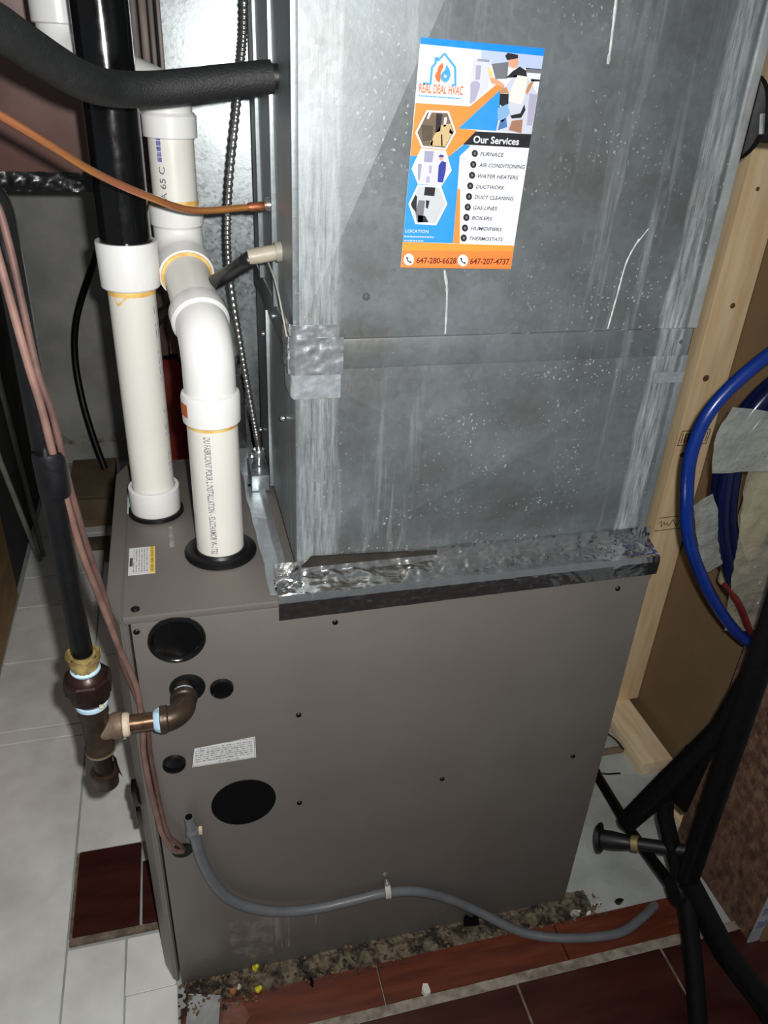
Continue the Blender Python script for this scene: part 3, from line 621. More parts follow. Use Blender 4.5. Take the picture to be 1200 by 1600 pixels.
    ('white',4,[(14.8,216.8),(14.7,219.1),(13.8,221.1),(12.3,222.6),(10.4,223.4),(8.3,223.4),(6.2,222.7),(4.4,221.2),(3.2,219.3),(2.6,217.0),(2.8,214.8),(3.7,212.8),(5.1,211.3),(7.0,210.5),(9.2,210.5),(11.2,211.2),(13.0,212.6),(14.2,214.6)]),
    ('black',5,[(5.0,214.3),(6.5,213.8),(7.8,215.9),(7.2,216.9),(9.7,219.0),(11.1,218.5),(12.4,220.1),(10.6,220.8),(6.9,218.4)]),
    ('white',4,[(80.2,216.7),(80.1,219.0),(79.3,221.0),(77.9,222.6),(75.9,223.4),(73.7,223.4),(71.6,222.6),(69.7,221.2),(68.3,219.2),(67.6,216.9),(67.7,214.6),(68.5,212.6),(70.0,211.1),(71.9,210.3),(74.1,210.2),(76.2,211.0),(78.1,212.4),(79.5,214.4)]),
    ('black',5,[(70.0,214.1),(71.5,213.6),(73.0,215.7),(72.3,216.8),(75.0,219.0),(76.5,218.4),(77.9,220.0),(76.0,220.8),(72.1,218.3)]),
    ('sky',3,[(56.1,108.2),(64.9,108.3),(64.7,109.4),(56.3,109.5)]),
]
FLYER_TEXT=[
    ('REAL DEAL HVAC',(3.0, 48.5),(51.0, 48.2),8.0,'rust',2,0),
    ('Our Services',(68.6, 92.6),(121.6, 92.3),6.8,'white',5,0),
    ('FURNACE',(78.7, 105.3),(106.4, 105.1),3.9,'dgrey',2,0.2),
    ('AIR CONDITIONING',(78.9, 116.4),(133.3, 116.2),3.9,'dgrey',2,0.2),
    ('WATER HEATERS',(78.8, 127.6),(127.2, 127.5),3.9,'dgrey',2,0.2),
    ('DUCTWORK',(78.6, 138.6),(112.6, 138.7),3.9,'dgrey',2,0.2),
    ('DUCT CLEANING',(78.5, 149.5),(125.3, 149.7),3.9,'dgrey',2,0.2),
    ('GAS LINES',(78.3, 160.8),(107.4, 161.0),3.9,'dgrey',2,0.2),
    ('BOILERS',(78.3, 171.7),(103.1, 171.9),3.9,'dgrey',2,0.2),
    ('HUMIDIFIERS',(78.7, 183.0),(116.5, 183.5),3.9,'dgrey',2,0.2),
    ('THERMOSTATS',(78.5, 193.9),(119.8, 194.5),3.9,'dgrey',2,0.2),
    ('LOCATION',(1.8, 187.4),(28.8, 187.3),3.2,'pale',4,0),
    ('647-280-6628',(17.9, 220.9),(66.0, 220.5),6.4,'maroon',4,0),
    ('647-207-4737',(82.9, 220.7),(132.0, 220.5),6.4,'maroon',4,0),
]

vs, fs, mi, slots = [], [], [], []
for c, lay, pp in FLYER_ART:
    if c not in slots: slots.append(c)
    b = len(vs); vs += [fp(min(max(u, 0), 135), min(max(v, 0), 226), lay) for u, v in pp]; fs.append(tuple(range(b, b+len(pp)))); mi.append(slots.index(c))
o = mesh('printed_artwork', vs, fs, [cm(c) for c in slots], CARD)
for p, i in zip(o.data.polygons, mi): p.material_index = i
for s, a, b_, hh, c, lay, sh in FLYER_TEXT:
    tv, tf = text_faces(s, shear=sh, bold=0.022 if c in ('white', 'maroon', 'rust') else 0.016)
    o = mesh('lettering', [fp(a[0]+(b_[0]-a[0])*x, a[1]+(b_[1]-a[1])*x-hh*y, lay) for x, y in tv], tf, cm(c), CARD)
for c, u0, u1, v0, h_ in (('blue3', 3, 50, 51, 1.3), ('sky', 1, 36, 191, 1.6), ('sky', 1, 24, 195.5, 1.4)):   # fine print too small to read
    u = u0; rr = random.Random(int(v0)); vs, fs = [], []
    while u < u1:
        w = rr.uniform(1.2, 3.2); k = len(vs); vs += [fp(u, v0, 4), fp(min(u+w, u1), v0, 4), fp(min(u+w, u1), v0+h_, 4), fp(u, v0+h_, 4)]; fs.append((k, k+1, k+2, k+3)); u += w+0.6
    mesh('fine_print', vs, fs, cm(c), CARD)

# ============================================================= PIPES
m_pvc = M('white_pvc', (216, 214, 206), 0.32, scale=8, var=0.03)
m_pvcf = M('white_pvc_fitting', (220, 220, 218), 0.26, scale=8, var=0.02)
m_glue = M('amber_primer', (206, 150, 60), 0.45, scale=60, rgb2=(226, 196, 120))
m_abs = M('black_abs', (10, 10, 11), 0.16, scale=20, var=0.05)
m_purp = M('blue_marking', (70, 74, 150), 0.5, scale=120, rgb2=(150, 152, 190))
m_mark = M('pipe_marking', (96, 92, 104), 0.6, scale=300, rgb2=(160, 156, 160), lo=0.5, hi=0.7)
def V(x, y, z): return Vector((x, y, z))
def wraptext(s, cx, cy, r, ang, z0, z1, h, mat, parent, name='pipe_lettering', flip=False):
    """lettering running down a vertical pipe from z0 to z1, letter tops to the right (or left)"""
    tv, tf = text_faces(s, bold=0.012); vs = []
    for x, y in tv:
        z = z0+(z1-z0)*x; a = ang+(y-0.5)*h/r*(-1 if flip else 1); vs.append((cx+math.sin(a)*r, cy-math.cos(a)*r, z))
    return mesh(name, vs, tf, mat, parent)
# left vent: black pipe into a white one
ax, ay = 0.0435, 0.268
VA = thing('vent_pipe', 'straight white plastic vent pipe topped by a black pipe, on furnace top', 'pipe', (ax, ay, FH))
lathe('rubber_gasket', (ax, ay, FH), (0, 0, 1), [(0, 0.042), (0.006, 0.041), (0.006, 0.03)], m_blk, VA, 40)
lathe('base_socket', (ax, ay, FH+0.006), (0, 0, 1), [(0, 0.037), (0.002, 0.038), (0.040, 0.038), (0.041, 0.037), (0.041, 0.0325), (0.034, 0.0325)], m_pvcf, VA, 48)
lathe('white_pipe', (ax, ay, FH+0.03), (0, 0, 1), [(0, 0.0312), (0.325, 0.0312)], m_pvc, VA, 48)
lathe('primer_ring', (ax, ay, 1.182), (0, 0, 1), [(0, 0.0314), (0.004, 0.0316), (0.012, 0.0316)], m_glue, VA, 48)
lathe('coupling', (ax, ay, 1.190), (0, 0, 1), [(0, 0.0370), (0.002, 0.0385), (0.058, 0.0398), (0.060, 0.0388), (0.060, 0.0345), (0.045, 0.0345)], m_pvcf, VA, 48)
lathe('black_pipe', (ax, ay, 1.22), (0, 0, 1), [(0, 0.0328), (1.2, 0.0328)], m_abs, VA, 48)
a0 = math.radians(-28)
mesh('primer_smear', [(ax+math.sin(a)*0.0316, ay-math.cos(a)*0.0316, z) for a, z in ((-0.75, 1.186), (-0.75, 1.174), (-0.62, 1.170), (-0.48, 1.173), (-0.35, 1.178), (-0.2, 1.180), (-0.2, 1.186))], [(0, 1, 2, 3, 4, 5, 6)], m_glue, VA)
rnd = random.Random(9); z = 1.165
while z > 0.92:      # worn blue print on the far side of the pipe, unreadable
    w = rnd.uniform(0.004, 0.014); a0 = math.radians(66)
    if rnd.random() < 0.6: mesh('blue_mark', [(ax+math.sin(a0+d)*0.0313, ay-math.cos(a0+d)*0.0313, zz) for d, zz in ((-0.12, z), (0.12, z), (0.12, z-w), (-0.12, z-w))], [(0, 1, 2, 3)], m_purp, VA)
    z -= w+0.004
# right vent: down from behind, elbow towards the viewer, elbow down into the furnace
bx, by, br = 0.1335, 0.135, 0.0335
P1 = Vector((0.1335, 0.135, 1.152)); P2 = Vector((0.1115, 0.338, 1.222)); dL = (P2-P1).normalized(); cx, cy = P2.x, P2.y; UZ = Vector((0, 0, 1))
VB = thing('exhaust_pipe', 'white plastic pipe with two elbows and printed lettering, beside the duct', 'pipe', (bx, by, FH))
lathe('pipe_flange', (bx, by, FH), (0, 0, 1), [(0, 0.0515), (0.003, 0.0515), (0.0065, 0.047), (0.0075, 0.039), (0.011, 0.0365), (0.011, 0.03)], m_blk, VB, 48)
lathe('lower_pipe', (bx, by, FH+0.004), (0, 0, 1), [(0, br), (0.235, br)], m_pvc, VB, 48)
lathe('primer_ring', (bx, by, 1.042), (0, 0, 1), [(0, br+0.0002), (0.002, br+0.0006), (0.008, br+0.0006)], m_glue, VB, 48)
def bend(p, d0, d1, R, n=14):
    th = d0.angle(d1); T = R*math.tan(th/2); a = p-d0*T; ax_ = d0.cross(d1).normalized(); cen = a+ax_.cross(d0)*R
    return [cen+Matrix.Rotation(th*k/n, 3, ax_) @ (a-cen) for k in range(n+1)], T
lathe('elbow_socket', (bx, by, 1.047), UZ, [(0, 0.0360), (0.0015, 0.0376), (0.036, 0.0382), (0.040, 0.0370), (0.042, 0.0335)], m_pvcf, VB, 48)
pa, T1 = bend(P1, UZ, dL, 0.050)
sweep('elbow', [V(bx, by, 1.08)]+pa+[P1+dL*(T1+0.012)], 0.0335, m_pvcf, VB, 48)
lathe('elbow_socket', P1+dL*(T1+0.004), dL, [(0, 0.0340), (0.004, 0.0372), (0.026, 0.0378), (0.028, 0.0368), (0.028, 0.031)], m_pvcf, VB, 48)
pb, T2 = bend(P2, dL, UZ, 0.046)
sweep('link_pipe', [P1+dL*(T1+0.01), P2-dL*(T2+0.01)], 0.0312, m_pvc, VB, 40)
lathe('primer_ring', P2-dL*(T2+0.033), dL, [(0, 0.0315), (0.001, 0.0345), (0.006, 0.0350)], m_glue, VB, 48)
lathe('elbow_socket', P2-dL*(T2+0.0305), dL, [(0, 0.0340), (0.001, 0.0374), (0.024, 0.0374), (0.028, 0.0335)], m_pvcf, VB, 48)
sweep('elbow', [P2-dL*(T2+0.01)]+pb+[P2+UZ*(T2+0.012)], 0.0335, m_pvcf, VB, 48)
ez = P2.z+T2
lathe('elbow_socket', (cx, cy, ez), UZ, [(0, 0.0330), (0.004, 0.0362), (0.028, 0.0370), (0.029, 0.0356), (0.029, 0.031)], m_pvcf, VB, 48)
lathe('primer_ring', (cx, cy, ez+0.028), UZ, [(0, br-0.0035), (0.003, br-0.0028), (0.008, br-0.003)], m_glue, VB, 48)
lathe('upper_pipe', (cx, cy, ez+0.01), UZ, [(0, br-0.0034), (1.392-ez, br-0.0034)], m_pvc, VB, 48)
lathe('coupling', (cx, cy, 1.368), UZ, [(0, 0.0335), (0.001, 0.0352), (0.026, 0.0356), (0.028, 0.034), (0.030, 0.0325)], m_pvcf, VB, 48)
Q1 = V(cx, cy, 1.412); Q2 = V(-0.018, 0.45, 1.462); dq = (Q2-Q1).normalized()
qa, _ = bend(Q1, UZ, dq, 0.03); qb, _ = bend(Q2, dq, UZ, 0.04)
sweep('slanted_pipe', [V(cx, cy, 1.388)]+qa+qb+[V(Q2.x, Q2.y, 1.50)], 0.0315, m_pvcf, VB, 40)
lathe('coupling', (Q2.x, Q2.y, 1.490), UZ, [(0, 0.032), (0.002, 0.0362), (0.045, 0.0362), (0.047, 0.034)], m_pvcf, VB, 48)
lathe('riser_pipe', (Q2.x, Q2.y, 1.52), UZ, [(0, 0.0315), (0.8, 0.0315)], m_pvc, VB, 40)
wraptext("DU FABRICANT POUR L INSTALLATION - ELCCHAMOR W-1732", bx, by, br+0.0002, math.radians(-17), 1.036, 0.856, 0.0088, m_mark, VB, flip=False)
wraptext('IA 65 C', cx, cy, br-0.0032, math.radians(-30), 1.290, 1.334, 0.0085, m_mark, VB, flip=True)
for k in range(5): 
    a = math.radians(-34); z = 1.340+k*0.0065
    mesh('blue_mark', [(cx+math.sin(a+d)*(br-0.0032), cy-math.cos(a+d)*(br-0.0032), zz) for d, zz in ((-0.1, z), (0.12, z), (0.12, z+0.0055), (-0.1, z+0.0055))], [(0, 1, 2, 3)], m_purp, VB)
mesh('orange_tag', [(bx+math.sin(a)*0.0385, by-math.cos(a)*0.0385, z) for z in (1.060, 1.078) for a in (-1.5, -1.3, -1.1, -0.95)], [(0, 1, 5, 4), (1, 2, 6, 5), (2, 3, 7, 6)], M('orange_tag', (196, 96, 52), 0.5), VB)

# insulated refrigerant line
m_foam = M('black_foam', (24, 25, 26), 0.62, scale=90, var=0.12, bump=0.5, bscale=420)
LS = thing('insulated_line', 'thick black foam-insulated line sweeping across to the duct corner', 'pipe', (0.23, 0.131, 1.44))
pth = spline([(0.222, 0.131, 1.449), (0.170, 0.130, 1.442), (0.102, 0.115, 1.433), (0.058, 0.088, 1.432), (0.030, 0.045, 1.440), (0.0, 0.0, 1.460), (-0.022, -0.05, 1.478), (-0.05, -0.10, 1.495), (-0.11, -0.16, 1.53), (-0.25, -0.20, 1.68), (-0.40, -0.15, 1.95), (-0.44, -0.10, 2.38)], 10)
sweep('foam_sleeve', pth, [0.0164+0.0018*min(1, i/80)+0.0004*noise.noise(p*40) for i, p in enumerate(pth)], m_foam, LS, 28)
lathe('line_stub', (0.216, 0.131, 1.449), (1, 0.0, 0), [(0, 0.0125), (0.014, 0.0125)], M('black_stub', (20, 20, 20), 0.5), LS, 20)
# copper line
m_cu = M('copper', (206, 130, 96), 0.3, metal=0.7, scale=14, rgb2=(216, 146, 86), lo=0.4, hi=0.6)
CU = thing('copper_line', 'bare copper tube curving from the left into the duct side', 'pipe', (0.23, 0.204, 1.30))
pth = spline([(0.222, 0.200, 1.306), (0.19, 0.195, 1.303), (0.128, 0.168, 1.304), (0.08, 0.125, 1.325), (0.030, 0.08, 1.354), (-0.006, 0.03, 1.385), (-0.039, -0.003, 1.411), (-0.08, -0.04, 1.44), (-0.14, -0.09, 1.48), (-0.28, -0.12, 1.66), (-0.37, -0.08, 1.95), (-0.40, -0.04, 2.38)], 12)
sweep('tube', pth, 0.0041, m_cu, CU, 18)
lathe('brazed_joint', (0.196, 0.196, 1.3035), (1, 0.1, 0.05), [(0, 0.0044), (0.003, 0.0056), (0.018, 0.0058), (0.021, 0.005)], M('burnt_copper', (92, 60, 46), 0.5, metal=0.6, scale=90, rgb2=(150, 90, 60)), CU, 18)
lathe('wall_bushing', (0.219, 0.200, 1.306), (1, 0, 0), [(0, 0.008), (0.004, 0.009), (0.009, 0.009)], m_steel, CU, 18)
# condensate stub with black hose
CN = thing('condensate_drain', 'beige plastic stub with black rubber hose leaving the duct side', 'pipe', (0.225, 0.14, 1.25))
sweep('plastic_stub', [(0.228, 0.138, 1.262), (0.190, 0.141, 1.255)], [0.0095, 0.0095], M('beige_plastic', (168, 160, 142), 0.5), CN, 20)
lathe('stub_collar', (0.222, 0.138, 1.2615), (1, 0, 0.1), [(0, 0.012), (0.008, 0.012)], M('beige_plastic2', (150, 146, 134), 0.5), CN, 20)
pth = spline([(0.199, 0.140, 1.2565), (0.185, 0.150, 1.246), (0.166, 0.185, 1.224), (0.142, 0.27, 1.187), (0.10, 0.41, 1.125), (0.06, 0.47, 1.07), (0.05, 0.50, 0.95)], 8)
sweep('rubber_hose', pth, [0.0088]*4+[0.0105]*4+[0.0095]*(len(pth)-8), M('black_hose', (26, 27, 25), 0.38, scale=60), CN, 18)
sweep('pale_wire', spline([(0.2165, 0.20, 1.246), (0.2205, 0.12, 1.225), (0.2215, 0.045, 1.186)], 8), 0.0011, M('pale_wire', (186, 180, 166), 0.5), None, 8, tag=('thin pale wire running down the duct side to its corner', 'wire'))
# flexible metal conduit
m_flex = M('flex_steel', (168, 168, 166), 0.28, metal=0.9, scale=30)
FC = thing('flex_conduit', 'ribbed flexible metal conduit hanging between the vent pipes and duct', 'conduit', (0.21, 0.33, 0.86))
pth = spline([(0.2155, 0.355, 1.70), (0.2155, 0.345, 1.528), (0.205, 0.33, 1.442), (0.184, 0.33, 1.302), (0.179, 0.33, 1.198), (0.193, 0.33, 1.062), (0.208, 0.33, 0.945), (0.213, 0.33, 0.905)], 60)
sweep('armoured_sleeve', pth, [0.0048+0.0008*math.sin(i*1.55) for i in range(len(pth))], m_flex, FC, 16, sharp=80)
lathe('conduit_connector', (0.212, 0.33, 0.872), (0.02, 0, 1), [(0, 0.012), (0.006, 0.012), (0.008, 0.009), (0.016, 0.009), (0.018, 0.011), (0.030, 0.011), (0.034, 0.0088)], m_steel, FC, 24)
box('connector_screw', (0.198, 0.325, 0.893), (0.206, 0.333, 0.899), m_steel, FC, 0.001)
box('junction_box', (0.196, 0.30, FH+0.003), (0.2255, 0.37, 0.872), galv('galv_box', streaks=0, specks=0), FC, 0.002)
box('control_box', (0.150, 0.470, FH-0.1), (0.205, 0.53, 0.985), M('black_box', (18, 19, 20), 0.5), None, 0.003, tag=('black electrical box behind the furnace beside the conduit', 'box'))
# black sleeve entering the duct on its right
SL = thing('duct_sleeve', 'black round sleeve with wide flange on the right side of the duct', 'pipe', (0.77, 0.06, 1.425))
lathe('flange', (0.7655, 0.058, 1.432), (1, 0, 0), [(0, 0.046), (0.006, 0.047), (0.011, 0.043), (0.012, 0.03)], m_blk, SL, 40)
sweep('foam_sleeve', [(0.775, 0.058, 1.432), (0.95, 0.058, 1.428), (1.19, 0.06, 1.42)], 0.026, m_foam, SL, 28)
sweep('flange_clip', [(0.7625, 0.012, 1.438), (0.7625, 0.005, 1.418)], 0.003, m_steel, SL, 10)

# ------------------------------------------------------------- gas supply
gx, gy = -0.0435, -0.06; gz = 0.714
m_coat = M('black_coated_steel', (15, 15, 16), 0.26, scale=40, var=0.08)
m_iron = M('malleable_iron', (70, 56, 44), 0.42, metal=0.55, scale=24, rgb2=(50, 40, 33), bump=0.3, bscale=140)
m_irond = M('dark_iron', (48, 30, 26), 0.38, metal=0.45, scale=24, rgb2=(34, 22, 20), bump=0.2, bscale=140)
m_paste = M('blue_paste', (176, 206, 226), 0.5, scale=50, var=0.05); m_cream = M('cream_paste', (198, 182, 156), 0.6, scale=70, var=0.1)
m_ptfe = M('yellow_tape', (166, 146, 92), 0.4, scale=60, rgb2=(104, 84, 50), bump=0.4, bscale=120)
GP = thing('gas_pipe', 'black coated gas pipe dropping to a union, tee and capped drip leg', 'pipe', (gx, gy, 0.615))
pth = [V(gx, gy, 0.838), V(gx, gy, 0.842), V(gx, gy, 0.86), V(gx, gy, 1.10), V(gx, gy, 1.335)] + arc(V(gx-0.035, gy, 1.335), V(0.035, 0, 0), V(0, 0, 0.035), 10)[1:] + [V(-0.42, gy, 1.37), V(-0.90, gy, 1.37)]
sweep('coated_pipe', pth, [0.0118, 0.0128]+[0.0121]*(len(pth)-2), m_coat, GP, 32)
def tapef(u, v):
    a = u*2*math.pi; r = 0.0146+0.0048*v+0.0022*crump((math.cos(a)*0.05, math.sin(a)*0.05, v*0.03), 1.2, 3)
    return (gx+r*math.cos(a), gy+r*math.sin(a), 0.817+0.022*v+0.005*v*noise.noise(Vector((math.cos(a)*2, math.sin(a)*2, 0))))
grid('yellow_thread_tape', tapef, 40, 8, m_ptfe, GP, 0.0006)
lathe('thread_nipple', (gx, gy, 0.806), (0, 0, 1), [(0, 0.0145), (0.03, 0.0145)], m_ptfe, GP, 28)
lathe('paste_ring', (gx, gy, 0.812), (0, 0, 1), [(0, 0.0168), (0.003, 0.0178), (0.006, 0.016)], m_paste, GP, 28)
UN = lathe('union_top', (gx, gy, 0.800), (0, 0, 1), [(0, 0.0245), (0.006, 0.0225), (0.012, 0.0175), (0.013, 0.016)], m_irond, GP, 28)
lathe('union_nut', (gx, gy, 0.782), (0, 0, 1), [(0, 0.0262), (0.002, 0.0290), (0.020, 0.0290), (0.022, 0.0262)], m_irond, GP, 8, sharp=20)
lathe('union_bottom', (gx, gy, 0.760), (0, 0, 1), [(0, 0.0165), (0.005, 0.019), (0.010, 0.0235), (0.022, 0.0245)], m_irond, GP, 28)
lathe('paste_ring', (gx, gy, 0.755), (0, 0, 1), [(0, 0.0165), (0.002, 0.0196), (0.007, 0.0196), (0.009, 0.0165)], m_paste, GP, 28)
box('paste_dab', (gx+0.012, gy-0.0285, 0.772), (gx+0.018, gy-0.0235, 0.776), m_cream, GP, 0.0015)
lathe('tee', (gx, gy, 0.676), (0, 0, 1), [(0, 0.0165), (0.001, 0.0185), (0.010, 0.0185), (0.013, 0.0170), (0.063, 0.0170), (0.067, 0.0185), (0.078, 0.0185), (0.079, 0.016)], m_iron, GP, 32)
lathe('tee_branch', (gx, gy, gz), (1, 0, 0), [(0, 0.016), (0.018, 0.016), (0.021, 0.0178), (0.031, 0.0178), (0.032, 0.0155)], M('pasted_iron', (128, 110, 92), 0.5, metal=0.3, scale=40, rgb2=(78, 62, 50), bump=0.3, bscale=140), GP, 32)
lathe('paste_ring', (gx+0.032, gy, gz), (1, 0, 0), [(0, 0.0150), (0.001, 0.0160), (0.007, 0.0152), (0.009, 0.0130)], m_cream, GP, 28)
lathe('nipple', (gx+0.025, gy, gz), (1, 0, 0), [(0, 0.0118), (0.062, 0.0118)], M('bare_pipe', (122, 96, 74), 0.26, metal=0.8, scale=50, rgb2=(86, 64, 50)), GP, 28)
exx = 0.066
lathe('paste_ring', (gx+0.070, gy, gz), (1, 0, 0), [(0, 0.0122), (0.002, 0.0145), (0.008, 0.0168), (0.0085, 0.012)], m_paste, GP, 9)
lathe('elbow_collar', (gx+0.078, gy, gz), (1, 0, 0), [(0, 0.0158), (0.001, 0.0178), (0.009, 0.0178), (0.011, 0.016)], m_iron, GP, 32)
er = 0.024
path = [V(gx+0.083, gy, gz)] + arc(V(exx-er, gy+er, gz), V(0, -er, 0), V(er, 0, 0), 12) + [V(exx, gy+er+0.010, gz)]
path = [V(gx+0.083, gy, gz), V(exx-er, gy, gz)] + arc(V(exx-er, gy+er, gz), V(0, -er, 0), V(er, 0, 0), 12)[1:] + [V(exx, gy+er+0.012, gz)]
sweep('elbow', path, 0.0158, m_iron, GP, 32)
lathe('elbow_collar', (exx, gy+er+0.004, gz), (0, 1, 0), [(0, 0.0158), (0.002, 0.0178), (0.010, 0.0178), (0.011, 0.0155)], m_iron, GP, 32)
lathe('paste_ring', (exx, gy+er+0.015, gz), (0, 1, 0), [(0, 0.0150), (0.004, 0.0150), (0.006, 0.0122)], m_paste, GP, 28)
lathe('nipple', (exx, gy+er+0.012, gz), (0, 1, 0), [(0, 0.0118), (0.0195, 0.0118)], m_iron, GP, 28)
lathe('drip_nipple', (gx, gy, 0.632), (0, 0, 1), [(0, 0.0125), (0.046, 0.0125)], M('drip_nipple', (46, 38, 32), 0.3, metal=0.5), GP, 28)
lathe('drip_band', (gx, gy, 0.675), (0, 0, 1), [(0, 0.0160), (0.001, 0.0188), (0.0045, 0.0188), (0.005, 0.016)], M('drip_band', (132, 118, 96), 0.5, metal=0.3), GP, 28)
lathe('drip_cap', (gx, gy, 0.612), (0, 0, 1), [(0, 0.012), (0.002, 0.0160), (0.018, 0.0168), (0.020, 0.0180), (0.026, 0.0180), (0.027, 0.0135)], m_iron, GP, 28)
grid('loose_tape', lambda u, v: (gx+0.013+0.006*u+0.004*v*v, gy+0.002-0.012*u, 0.664-0.035*v+0.003*u), 6, 10, M('torn_tape', (36, 32, 28), 0.5), GP, 0.0005)
box('hanging_tag', (gx+0.021, gy-0.002, 0.690), (gx+0.034, gy+0.001, 0.704), M('silver_tag', (170, 176, 176), 0.4, metal=0.6), GP, 0.001)
lathe('tape_sleeve', (gx+0.004, gy-0.006, 1.058), (0, 0, 1), [(0, 0.0150), (0.004, 0.0160), (0.025, 0.0162), (0.045, 0.0166), (0.052, 0.0152)], M('friction_tape', (13, 13, 16), 0.4, scale=40, bump=0.4, bscale=60), GP, 20)
# thermostat cables
m_cab1 = M('rose_cable', (124, 96, 86), 0.5, scale=30, rgb2=(100, 75, 68)); m_cab2 = M('brown_cable', (98, 73, 67), 0.5, scale=30, rgb2=(78, 57, 52))
wa = spline([(-0.88, -0.080, 1.395), (-0.40, -0.080, 1.395), (-0.14, -0.080, 1.388), (-0.075, -0.080, 1.365), (-0.053, -0.080, 1.33), (-0.048, -0.079, 1.299), (-0.0435, -0.078, 1.239), (-0.040, -0.078, 1.199), (-0.036, -0.077, 1.159), (-0.034, -0.074, 1.112), (-0.032, -0.062, 1.06), (-0.027, -0.050, 0.977), (-0.018, -0.036, 0.90), (-0.006, -0.020, 0.805), (0.001, -0.014, 0.765), (0.007, -0.012, 0.722), (0.006, -0.010, 0.65), (0.003, -0.010, 0.605), (0.005, -0.010, 0.53), (0.009, -0.010, 0.468), (0.013, -0.012, 0.43), (0.026, -0.013, 0.392), (0.038, -0.004, 0.374)], 8)
sweep('thermostat_cable', wa, 0.0040, m_cab1, None, 12, tag=('rose-brown thermostat cable, nearer of the pair, running down the gas pipe', 'cable'))
wb = spline([(-0.88, -0.078, 1.406), (-0.40, -0.078, 1.406), (-0.14, -0.078, 1.402), (-0.070, -0.078, 1.385), (-0.044, -0.078, 1.352), (-0.0385, -0.076, 1.318), (-0.0365, -0.075, 1.260), (-0.034, -0.075, 1.195), (-0.0285, -0.073, 1.157), (-0.0262, -0.070, 1.112), (-0.0260, -0.056, 1.06), (-0.021, -0.042, 0.977), (-0.014, -0.026, 0.90), (-0.010, -0.014, 0.83), (-0.006, -0.010, 0.77), (0.001, -0.006, 0.725), (0.012, -0.006, 0.65), (0.011, -0.006, 0.60), (0.013, -0.006, 0.53), (0.016, -0.008, 0.468), (0.022, -0.014, 0.43), (0.036, -0.012, 0.400), (0.041, -0.003, 0.378)], 8)
sweep('thermostat_cable', wb, 0.0035, m_cab2, None, 12, tag=('darker brown thermostat cable, one next to the furnace edge', 'cable'))

# ------------------------------------------------------------- grey drain hose on the furnace
m_vinyl = M('grey_vinyl', (100, 102, 105), 0.35, scale=30, var=0.08)
DH = thing('drain_hose', 'grey vinyl drain hose clipped across the lower furnace side', 'hose', (0.3, -0.02, 0.02))
pth = spline([(0.058, -0.014, 0.43), (0.061, -0.014, 0.405), (0.066, -0.014, 0.36), (0.082, -0.014, 0.295), (0.105, -0.014, 0.245), (0.147, -0.014, 0.203), (0.20, -0.014, 0.178), (0.258, -0.014, 0.169), (0.32, -0.014, 0.171), (0.381, -0.014, 0.173), (0.44, -0.014, 0.157), (0.50, -0.014, 0.117), (0.56, -0.022, 0.072), (0.615, -0.042, 0.038), (0.66, -0.062, 0.0235), (0.73, -0.085, 0.0215), (0.83, -0.098, 0.0215), (0.895, -0.080, 0.0215), (0.94, -0.058, 0.0165)], 8)
sweep('hose_body', pth, 0.0088, m_vinyl, DH, 18)
sweep('hose_stub', [(0.057, -0.014, 0.424), (0.054, -0.013, 0.462)], [0.0088, 0.0074], m_vinyl, DH, 18)
lathe('stub_bore', (0.0541, -0.013, 0.4605), (-0.05, 0, 1), [(0, 0.0058), (0.0022, 0.0058)], m_void, DH, 16)
lathe('hose_collar', (0.0565, -0.0138, 0.424), (-0.03, 0, 1), [(0, 0.0095), (0.002, 0.0104), (0.009, 0.0100), (0.011, 0.0088)], M('grey_collar', (104, 104, 106), 0.4), DH, 18)
box('collar_tab', (0.066, -0.018, 0.422), (0.072, -0.010, 0.434), m_cream, DH, 0.0015)
m_clip = M('clear_clip', (178, 176, 166), 0.3, scale=40)
def clipf(u, v):
    a = math.pi*(0.5+u); return (0.381+0.010*(v-0.5), -0.0118+0.0125*math.sin(-math.pi*u)*1.0, 0.171+0.030*(0.5-u) + (0.004 if u < 0.3 else 0))
grid('hose_clip', clipf, 14, 3, m_clip, DH, 0.0012)
lathe('clip_screw', (0.381, -0.004, 0.191), (0, -1, 0), [(0, 0.006), (0.006, 0.006), (0.009, 0.0035), (0.009, 0)], m_steel, DH, 12)

# ============================================================= CLUTTER ON THE FLOOR
m_yel = M('yellow_plastic', (206, 196, 40), 0.35, scale=60, var=0.1)
def nut(c, ax_, label):
    T = thing('wire_connector', label, 'wire nut', c)
    lathe('shell', Vector(c)-Vector(ax_).normalized()*0.006, ax_, [(0, 0.0050), (0.003, 0.0054), (0.010, 0.0036), (0.0115, 0.002)], m_yel, T, 10, sharp=20)
    lathe('skirt', Vector(c)-Vector(ax_).normalized()*0.0065, ax_, [(0, 0.0046), (0.002, 0.0060), (0.003, 0.0052)], m_yel, T, 12)
nut((0.142, -0.0065, 0.020), (0.6, -0.1, 0.9), 'yellow wire nut leaning against the furnace bottom edge')
nut((0.143, -0.046, 0.019), (0.8, 0.1, 0.6), 'yellow wire nut lying on rubble by the brown tile')
def chip(name, c, s, mat, label, cat, seed):
    rn = random.Random(seed); n = 7; vs = []
    for h in (0, 1):
        for k in range(n):
            a = 2*math.pi*k/n; r = rn.uniform(0.6, 1.15) if h == 0 else r0_[k]*rn.uniform(0.8, 0.95)
            if h == 0: r0_.append(r)
            vs.append((c[0]+s[0]*r*math.cos(a), c[1]+s[1]*r*math.sin(a), c[2]+h*s[2]*rn.uniform(0.5, 1.2)))
    return mesh(name, vs, [tuple(range(n))[::-1], tuple(range(n, 2*n))]+[(i, (i+1) % n, n+(i+1) % n, n+i) for i in range(n)], mat, None, None, (label, cat))
